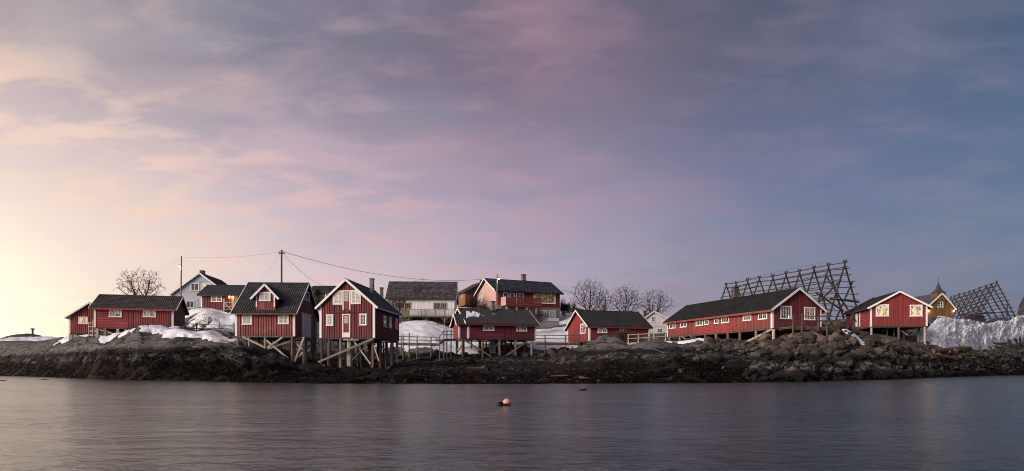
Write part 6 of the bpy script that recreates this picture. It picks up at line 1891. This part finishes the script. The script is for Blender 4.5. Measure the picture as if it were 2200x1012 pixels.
for o_ in (0, 0.9): MB().beam(Vector((0, o_, -0.05)), (s2 - st) + Vector((0, o_, -0.05)), 0.06, 0.2).build('stringer', M['grey_timber'], sr)
MB().beam(Vector((0, -0.1, 0.8)), (s2 - st) + Vector((0, -0.1, 1.0)), 0.05, 0.09).build('handrail', M['grey_timber'], sr)
walkway('walkway on posts between the snow-roofed cabin and the black-roofed cabin', (1152, 735.5, 84.5), (1247, 736.5, 84.5), 1.5, [(1171, 1.0), (1215, 1.0), (1243.7, 0.95)], [(0.92, 1150, 1246, 0), (0.48, 1150, 1246, 0)], 'dark_timber', rmat='dark_timber')
MB_ = MB
sb = px(1246, 741, 84.3); so = empty('prop_beam', sb); tag(so, 'slanting prop under the walkway beside the black-roofed cabin', 'prop')
MB().beam((0, 0, 0), px(1256, 758, 84) - sb, 0.1, 0.14).build('beam', M['grey_timber'], so)
dk = walkway('weathered plank deck with rails and picnic table beside the black-roofed cabin', (1347, 736.5, 82), (1430, 731.5, 83), 3.4, [(1350, 1.1), (1371.4, 1.1), (1405, 1.05), (1430, 1.05)], [(0.98, 1348, 1431, 0), (0.52, 1348, 1431, 0)], 'pale_timber', 0.3, 'pale_timber')
# picnic table
pt = px(1400, 733, 84.6); pe = empty('picnic_table', (pt.x, pt.y, px(1400, 733, 82.6).z + 0.0), 0.1); tag(pe, 'weathered picnic table with benches on the plank deck', 'table')
for k_ in range(4): MB().box((-0.95, -0.38 + k_ * 0.19, 0.70), (0.95, -0.21 + k_ * 0.19, 0.74)).build('tabletop_board', M['grey_timber'], pe)
for sy in (-1, 1): MB().box((-0.95, sy * 0.72 - 0.13, 0.42), (0.95, sy * 0.72 + 0.13, 0.46)).build('bench', M['grey_timber'], pe)
for sx in (-0.65, 0.65):
    for sy in (-1, 1): MB().beam((sx, sy * 0.62, 0.0), (sx, sy * 0.2, 0.70), 0.08, 0.06).build('leg', M['grey_timber'], pe)
    MB().box((sx - 0.04, -0.85, 0.36), (sx + 0.04, 0.85, 0.418)).build('cross_bar', M['grey_timber'], pe)
# deck at the long cabin gable
walkway('small timber deck with railing at the gable of the long cabin', (1702, 702, 67.6), (1786, 703, 68.6), 2.2, [(1703.5, 1.25), (1722.6, 1.35), (1758.4, 1.2), (1777, 1.2)], [(1.12, 1702, 1786, 0), (0.65, 1702, 1786, 0)], 'dark_timber', 0.3, 'grey_timber', rmat='dark_timber', post_r=0.10)
# porch of the leftmost cabin
walkway('little railed porch between the two leftmost cabins', (190, 709.5, 82), (208, 709.5, 82), 2.0, [(191, 1.0), (200, 1.35), (207, 1.0)], [(0.9, 189, 208, 0), (0.45, 189, 208, 0)], 'pale_timber', 0.2, 'pale_timber')

# ------------------------------------------------------------------ cars behind the snow bank
def car(name, label, xp, D, rz, paintm, kind='suv'):
    X = (xp - CX) / F * D
    root = empty(name, (X, D, ztf(X, D)), rz); tag(root, label, 'car', 'cars parked behind the snow bank')
    Lc, Wc, Hc = (4.4, 1.82, 1.72) if kind == 'suv' else (4.3, 1.75, 1.42)
    if kind == 'suv': prof = [(-2.2, 0.45), (-2.2, 0.95), (-2.05, 1.05), (-1.85, Hc - 0.06), (-1.6, Hc), (0.35, Hc - 0.02), (0.95, 1.12), (1.95, 0.98), (2.18, 0.8), (2.2, 0.42)]
    else: prof = [(-2.15, 0.4), (-2.15, 0.85), (-1.75, 0.95), (-1.1, Hc - 0.04), (-0.7, Hc), (0.35, Hc - 0.03), (1.05, 0.92), (1.95, 0.78), (2.12, 0.62), (2.15, 0.35)]
    vs = []; n = len(prof)
    for sy, sh in ((-1, 0.0), (1, 0.0)):
        for x, z in prof:
            inset = 0.16 * max(0, (z - 0.95) / (Hc - 0.95))
            vs.append((x, sy * (Wc / 2 - inset), z))
    fs = [tuple(range(n)), tuple(range(2 * n - 1, n - 1, -1))] + [(i, n + i, n + (i + 1) % n, (i + 1) % n) for i in range(n)]
    o = MB().add(vs, fs).build('body', M[paintm], root)
    bm = bmesh.new(); bm.from_mesh(o.data); bmesh.ops.recalc_face_normals(bm, faces=bm.faces); bmesh.ops.bevel(bm, geom=list(bm.edges), offset=0.04, segments=2, affect='EDGES'); bm.to_mesh(o.data); bm.free()
    zb, zt_2 = (1.08, Hc - 0.14) if kind == 'suv' else (0.95, Hc - 0.12)
    segs = ((-1.75, -1.0), (-0.92, -0.05), (0.03, 0.62)) if kind == 'suv' else ((-1.2, -0.45), (-0.37, 0.6))
    for sy in (-1, 1):
        for a, b in segs:
            y0 = sy * (Wc / 2 + 0.012); y1 = sy * (Wc / 2 - 0.145)
            tl_ = 0.22 if b > 0.4 else 0.03; bl = 0.12 if a < -1.1 else 0.02
            MB().add([(a, y0 - sy * 0.02, zb), (b, y0 - sy * 0.02, zb), (b - tl_, y1 + sy * 0.012, zt_2), (a + bl, y1 + sy * 0.012, zt_2), (a, y0 - sy * 0.06, zb), (b, y0 - sy * 0.06, zb), (b - tl_, y1 - sy * 0.03, zt_2), (a + bl, y1 - sy * 0.03, zt_2)],
                     [(0, 1, 2, 3), (7, 6, 5, 4), (0, 4, 5, 1), (1, 5, 6, 2), (2, 6, 7, 3), (3, 7, 4, 0)]).build('door_window', M['car_glass'], root)
    xr_ = prof[2][0], prof[3][0]
    MB().add([(xr_[0] - 0.02, -0.7, prof[2][1] + 0.05), (xr_[0] - 0.02, 0.7, prof[2][1] + 0.05), (xr_[1] - 0.02, 0.6, prof[3][1] - 0.05), (xr_[1] - 0.02, -0.6, prof[3][1] - 0.05)], [(0, 1, 2, 3)]).build('tailgate_window', M['car_glass'], root)
    xf = prof[6][0], prof[5][0]
    MB().add([(xf[0] + 0.0, -0.7, prof[6][1] + 0.04), (xf[0] + 0.0, 0.7, prof[6][1] + 0.04), (xf[1] + 0.03, 0.6, prof[5][1] - 0.02), (xf[1] + 0.03, -0.6, prof[5][1] - 0.02)], [(0, 1, 2, 3)]).build('windscreen', M['car_glass'], root)
    for sx in (-1.35, 1.35):
        for sy in (-1, 1):
            mb = MB(); mb.tube([(sx, sy * (Wc / 2 - 0.2), 0.34), (sx, sy * (Wc / 2 + 0.02), 0.34)], 0.34, 16); wh = mb.build('wheel', M['rubber'], root)
            mb = MB(); mb.tube([(sx, sy * (Wc / 2 + 0.0), 0.34), (sx, sy * (Wc / 2 + 0.035), 0.34)], 0.2, 12); mb.build('rim', M['metal_grey'], wh)
    for sy in (-1, 1):
        MB().box((2.1, sy * 0.72 - 0.18, 0.62), (2.23, sy * 0.72 + 0.18, 0.76)).build('headlight', M['car_grey'], root)
        MB().box((-2.24, sy * 0.78 - 0.09, 0.8), (-2.12, sy * 0.78 + 0.09, 1.0)).build('tail_light', M['car_red'], root)
car('parked_car', 'dark red boxy car behind the snow bank', 2090, 121, math.radians(200), 'car_red')
car('parked_car', 'low dark blue car behind the snow bank', 2142, 128, math.radians(170), 'car_blue', 'low')
car('parked_car', 'grey car half hidden at the right edge behind the snow bank', 2205, 133, math.radians(185), 'car_grey', 'suv')
car('parked_car', 'blue car peeping out beside the yellow house', 1996, 117, math.radians(100), 'car_blue', 'low')

# ------------------------------------------------------------------ drift logs, ropes, beacon, buoy
def log(label, p0, p1, r, mat='driftwood', square=False, lift=None):
    a, b = hit(*p0), hit(*p1)
    off = a.copy(); lift = r * 0.7 if lift is None else lift
    mb = MB()
    if square: mb.beam((0, 0, lift), b - off + Vector((0, 0, lift)), r * 2, r * 1.8)
    else: mb.tube([Vector((0, 0, lift)), (b - off) * 0.5 + Vector((0, 0, lift * 1.2)), b - off + Vector((0, 0, lift))], [r, r * 1.05, r * 0.9], 9)
    o = mb.build('drift_log', M[mat]); o.location = off; tag(o, label, 'log', 'washed-up timbers on the shore')
log('longest reddish timber lying below the snow bank', (2010, 744.5), (2159, 741.5), 0.26, square=True)
log('thick reddish log below the longest timber', (2004, 758.5), (2084, 751), 0.3)
log('lowest reddish log among the stones under the snow bank', (1997, 765), (2057, 774.5), 0.24)
log('grey drift log at the water edge of the beach', (1238, 811), (1288, 822), 0.09, 'dark_timber')
log('short pale log across the middle beach', (1184, 810.5), (1222, 808.5), 0.07, 'dark_timber')
log('thin pale stick on the beach under the red cabin', (1003, 794), (1052, 793), 0.05, 'dark_timber')
log('stubby pale board below the bright red cabin', (1945, 722), (1966, 721), 0.10, 'pale_timber')
def rope(label, pts, mat='rope', r=0.016):
    P_ = []
    for i in range(len(pts) - 1):
        for k in range(6): P_.append((pts[i][0] + (pts[i + 1][0] - pts[i][0]) * k / 6, pts[i][1] + (pts[i + 1][1] - pts[i][1]) * k / 6))
    P_.append(pts[-1])
    W_ = [hit(*p) + Vector((0, -0.05, 0.05)) for p in P_]
    W2 = [W_[0]]
    for i in range(1, len(W_) - 1): W2.append((W_[i - 1] + W_[i] * 2 + W_[i + 1]) / 4 + Vector((0, 0, 0.04)))
    W2.append(W_[-1])
    mb = MB(); mb.tube([v - W2[0] for v in W2], r, 5); o = mb.build('rope', M[mat]); o.location = W2[0]; tag(o, label, 'rope', 'ropes on the rocks')
rope('upper mooring rope slanting down the left rocks', [(268, 722), (240, 748), (205, 785)])
rope('lower mooring rope beside the upper one on the left rocks', [(262, 730), (232, 762), (192, 794)])
rope('rope running down the rock dome towards the dormer cabin', [(420, 733), (470, 760), (500, 776), (528, 786)])
rope('second rope on the right flank of the rock dome', [(458, 735), (482, 762), (500, 780)])
rope('pale blue rope draped over the dark rock below the plank deck', [(1376, 748), (1386, 752), (1400, 751), (1428, 762)], 'rope_blue', 0.02)
bb = gpt(70, 150); be = empty('beacon_post', bb); tag(be, 'small dark beacon post with flat cap on the far left skerry', 'beacon')
zt3 = px(70, 706, 150).z - bb.z
MB().tube([(0, 0, -0.3), (0, 0, zt3 - 0.2)], 0.2, 8).build('post', M['dark_timber'], be); MB().lathe([(0.45, 0), (0.45, 0.2), (0.3, 0.26)], (0, 0, zt3 - 0.2), 10).build('cap', M['dark_timber'], be)

m_, t_, b__ = newmat('buoy_plastic')
oc_ = t_.new('ShaderNodeTexCoord').outputs['Object']; sp_ = t_.new('ShaderNodeSeparateXYZ'); t_.l.new(oc_, sp_.inputs[0])
nz_ = t_.noise(oc_, 9, 4, 0.6)
t_.put(b__.inputs['Base Color'], t_.mix(t_.mr(t_.m('ADD', sp_.outputs[2], t_.m('ADD', t_.m('MULTIPLY', sp_.outputs[0], -0.5), t_.m('MULTIPLY', nz_, 0.06))), -0.02, 0.14), (0.60, 0.085, 0.05), (0.62, 0.30, 0.23)))
b__.inputs['Roughness'].default_value = 0.5
bd = 1400 / (870.5 - HOR); bu = empty('buoy', ((1089 - CX) / F * bd, bd, 0.0)); tag(bu, 'round faded orange buoy floating on the water', 'buoy')
R_ = 9.3 / F * bd
prof_ = [(max(0.002, R_ * math.cos(t)), R_ * math.sin(t) + R_ * 0.55) for t in np.linspace(-math.pi / 2, math.pi / 2, 17)]
MB().lathe(prof_, (0, 0, 0), 28).build('float', MATS['buoy_plastic'], bu, True)
mb = MB(); r_ = random.Random(9)
for k_ in range(70):
    a = r_.uniform(2.6, 5.0); rr = R_ * r_.uniform(0.86, 1.02); z_ = r_.uniform(0.0, R_ * 0.32)
    c_ = Vector((math.cos(a) * rr, math.sin(a) * rr, z_)); o_ = Vector((math.cos(a) * 0.02, math.sin(a) * 0.02, -0.03)); sd_ = Vector((-math.sin(a), math.cos(a), 0)) * 0.018
    mb.add([c_ - sd_, c_ + sd_, c_ + sd_ + o_, c_ - sd_ + o_], [(0, 1, 2, 3)])
mb.build('weed_collar', M['seaweed'], bu)
MB().tube([(0, 0, R_ * 1.5), (0, 0, R_ * 1.62)], 0.012, 6).build('eye', M['rubber'], bu)
def float_weed(label, xp, yp, L, sd):
    D = 1400 / (yp - HOR); r = random.Random(sd); mb = MB()
    for k in range(60):
        c_ = Vector((r.gauss(0, L * 0.35), r.gauss(0, 0.12), r.uniform(0.0, 0.05))); a = r.uniform(0, 6.28); dd = Vector((math.cos(a), math.sin(a) * 0.4, r.uniform(-.1, .3))) * r.uniform(.08, .22); s_ = Vector((-math.sin(a), math.cos(a), 0)) * 0.03
        mb.add([c_ - s_, c_ + s_, c_ + dd + s_, c_ + dd - s_], [(0, 1, 2, 3)])
    o = mb.build('floating_weed', M['seaweed']); o.location = ((xp - CX) / F * D, D, 0.005); tag(o, label, 'seaweed', 'tufts of weed on the water')
float_weed('tuft of weed on the water right of the buoy', 1253, 839, 0.25, 1)
float_weed('tiny weed tuft just left of the buoy', 1078, 870.5, 0.03, 2)
float_weed('weed tuft on the water at the left edge', 5, 818.5, 0.3, 3)
float_weed('small weed tuft on the water below the leftmost cabin', 95, 816.5, 0.4, 4)

# ------------------------------------------------------------------ moss and dry grass on the mound
def tufts(name, label, blobs, n, mat, hgt):
    V = []; Q = []; k = 0
    for (xp, D, rx, ry) in blobs:
        X0 = (xp - CX) / F * D
        m = n
        Xs = X0 + rng.normal(0, rx, m); Ys_ = D + rng.normal(0, ry, m); Zs = zt(Xs, Ys_)
        a = rng.uniform(0, 6.28, m); h = rng.uniform(0.3, 1, m) * hgt
        p0 = np.stack([Xs, Ys_, Zs - 0.02], -1); sd = np.stack([np.cos(a), np.sin(a), 0 * a], -1) * 0.03
        tip = p0 + np.stack([rng.normal(0, .35, m) * h, rng.normal(-.2, .3, m) * h, h], -1)
        V.append(np.stack([p0 - sd, p0 + sd, tip], 1).reshape(-1, 3)); Q.append(np.arange(m * 3).reshape(-1, 3) + k); k += m * 3
    o = np_mesh(name, np.concatenate(V), np.concatenate(Q), M[mat], smooth=False); tag(o, label, 'grass', kind='stuff')
tufts('grass', 'dry grass and moss on the mound below the red house with the porch lamp', [(425, 86, 1.1, 1.6), (450, 84.5, 1.0, 1.2), (410, 89, 0.8, 1.6), (475, 83, 0.8, 0.8), (440, 88.5, 1.0, 0.9), (505, 85, 0.6, 1.5), (432, 94.5, 0.5, 0.4)], 1100, 'dry_grass', 0.32)
tufts('dry_stalks', 'dead stalks poking through the snow slope below the white house', [(880, 96, 1.2, 1.0), (905, 93, 1.6, 1.2), (945, 95, 1.4, 1.0), (925, 89, 2.0, 0.7), (870, 90, 0.8, 0.8), (1190, 96, 1.6, 1.2), (1165, 100, 1.0, 1.0)], 60, 'dry_grass', 0.30)
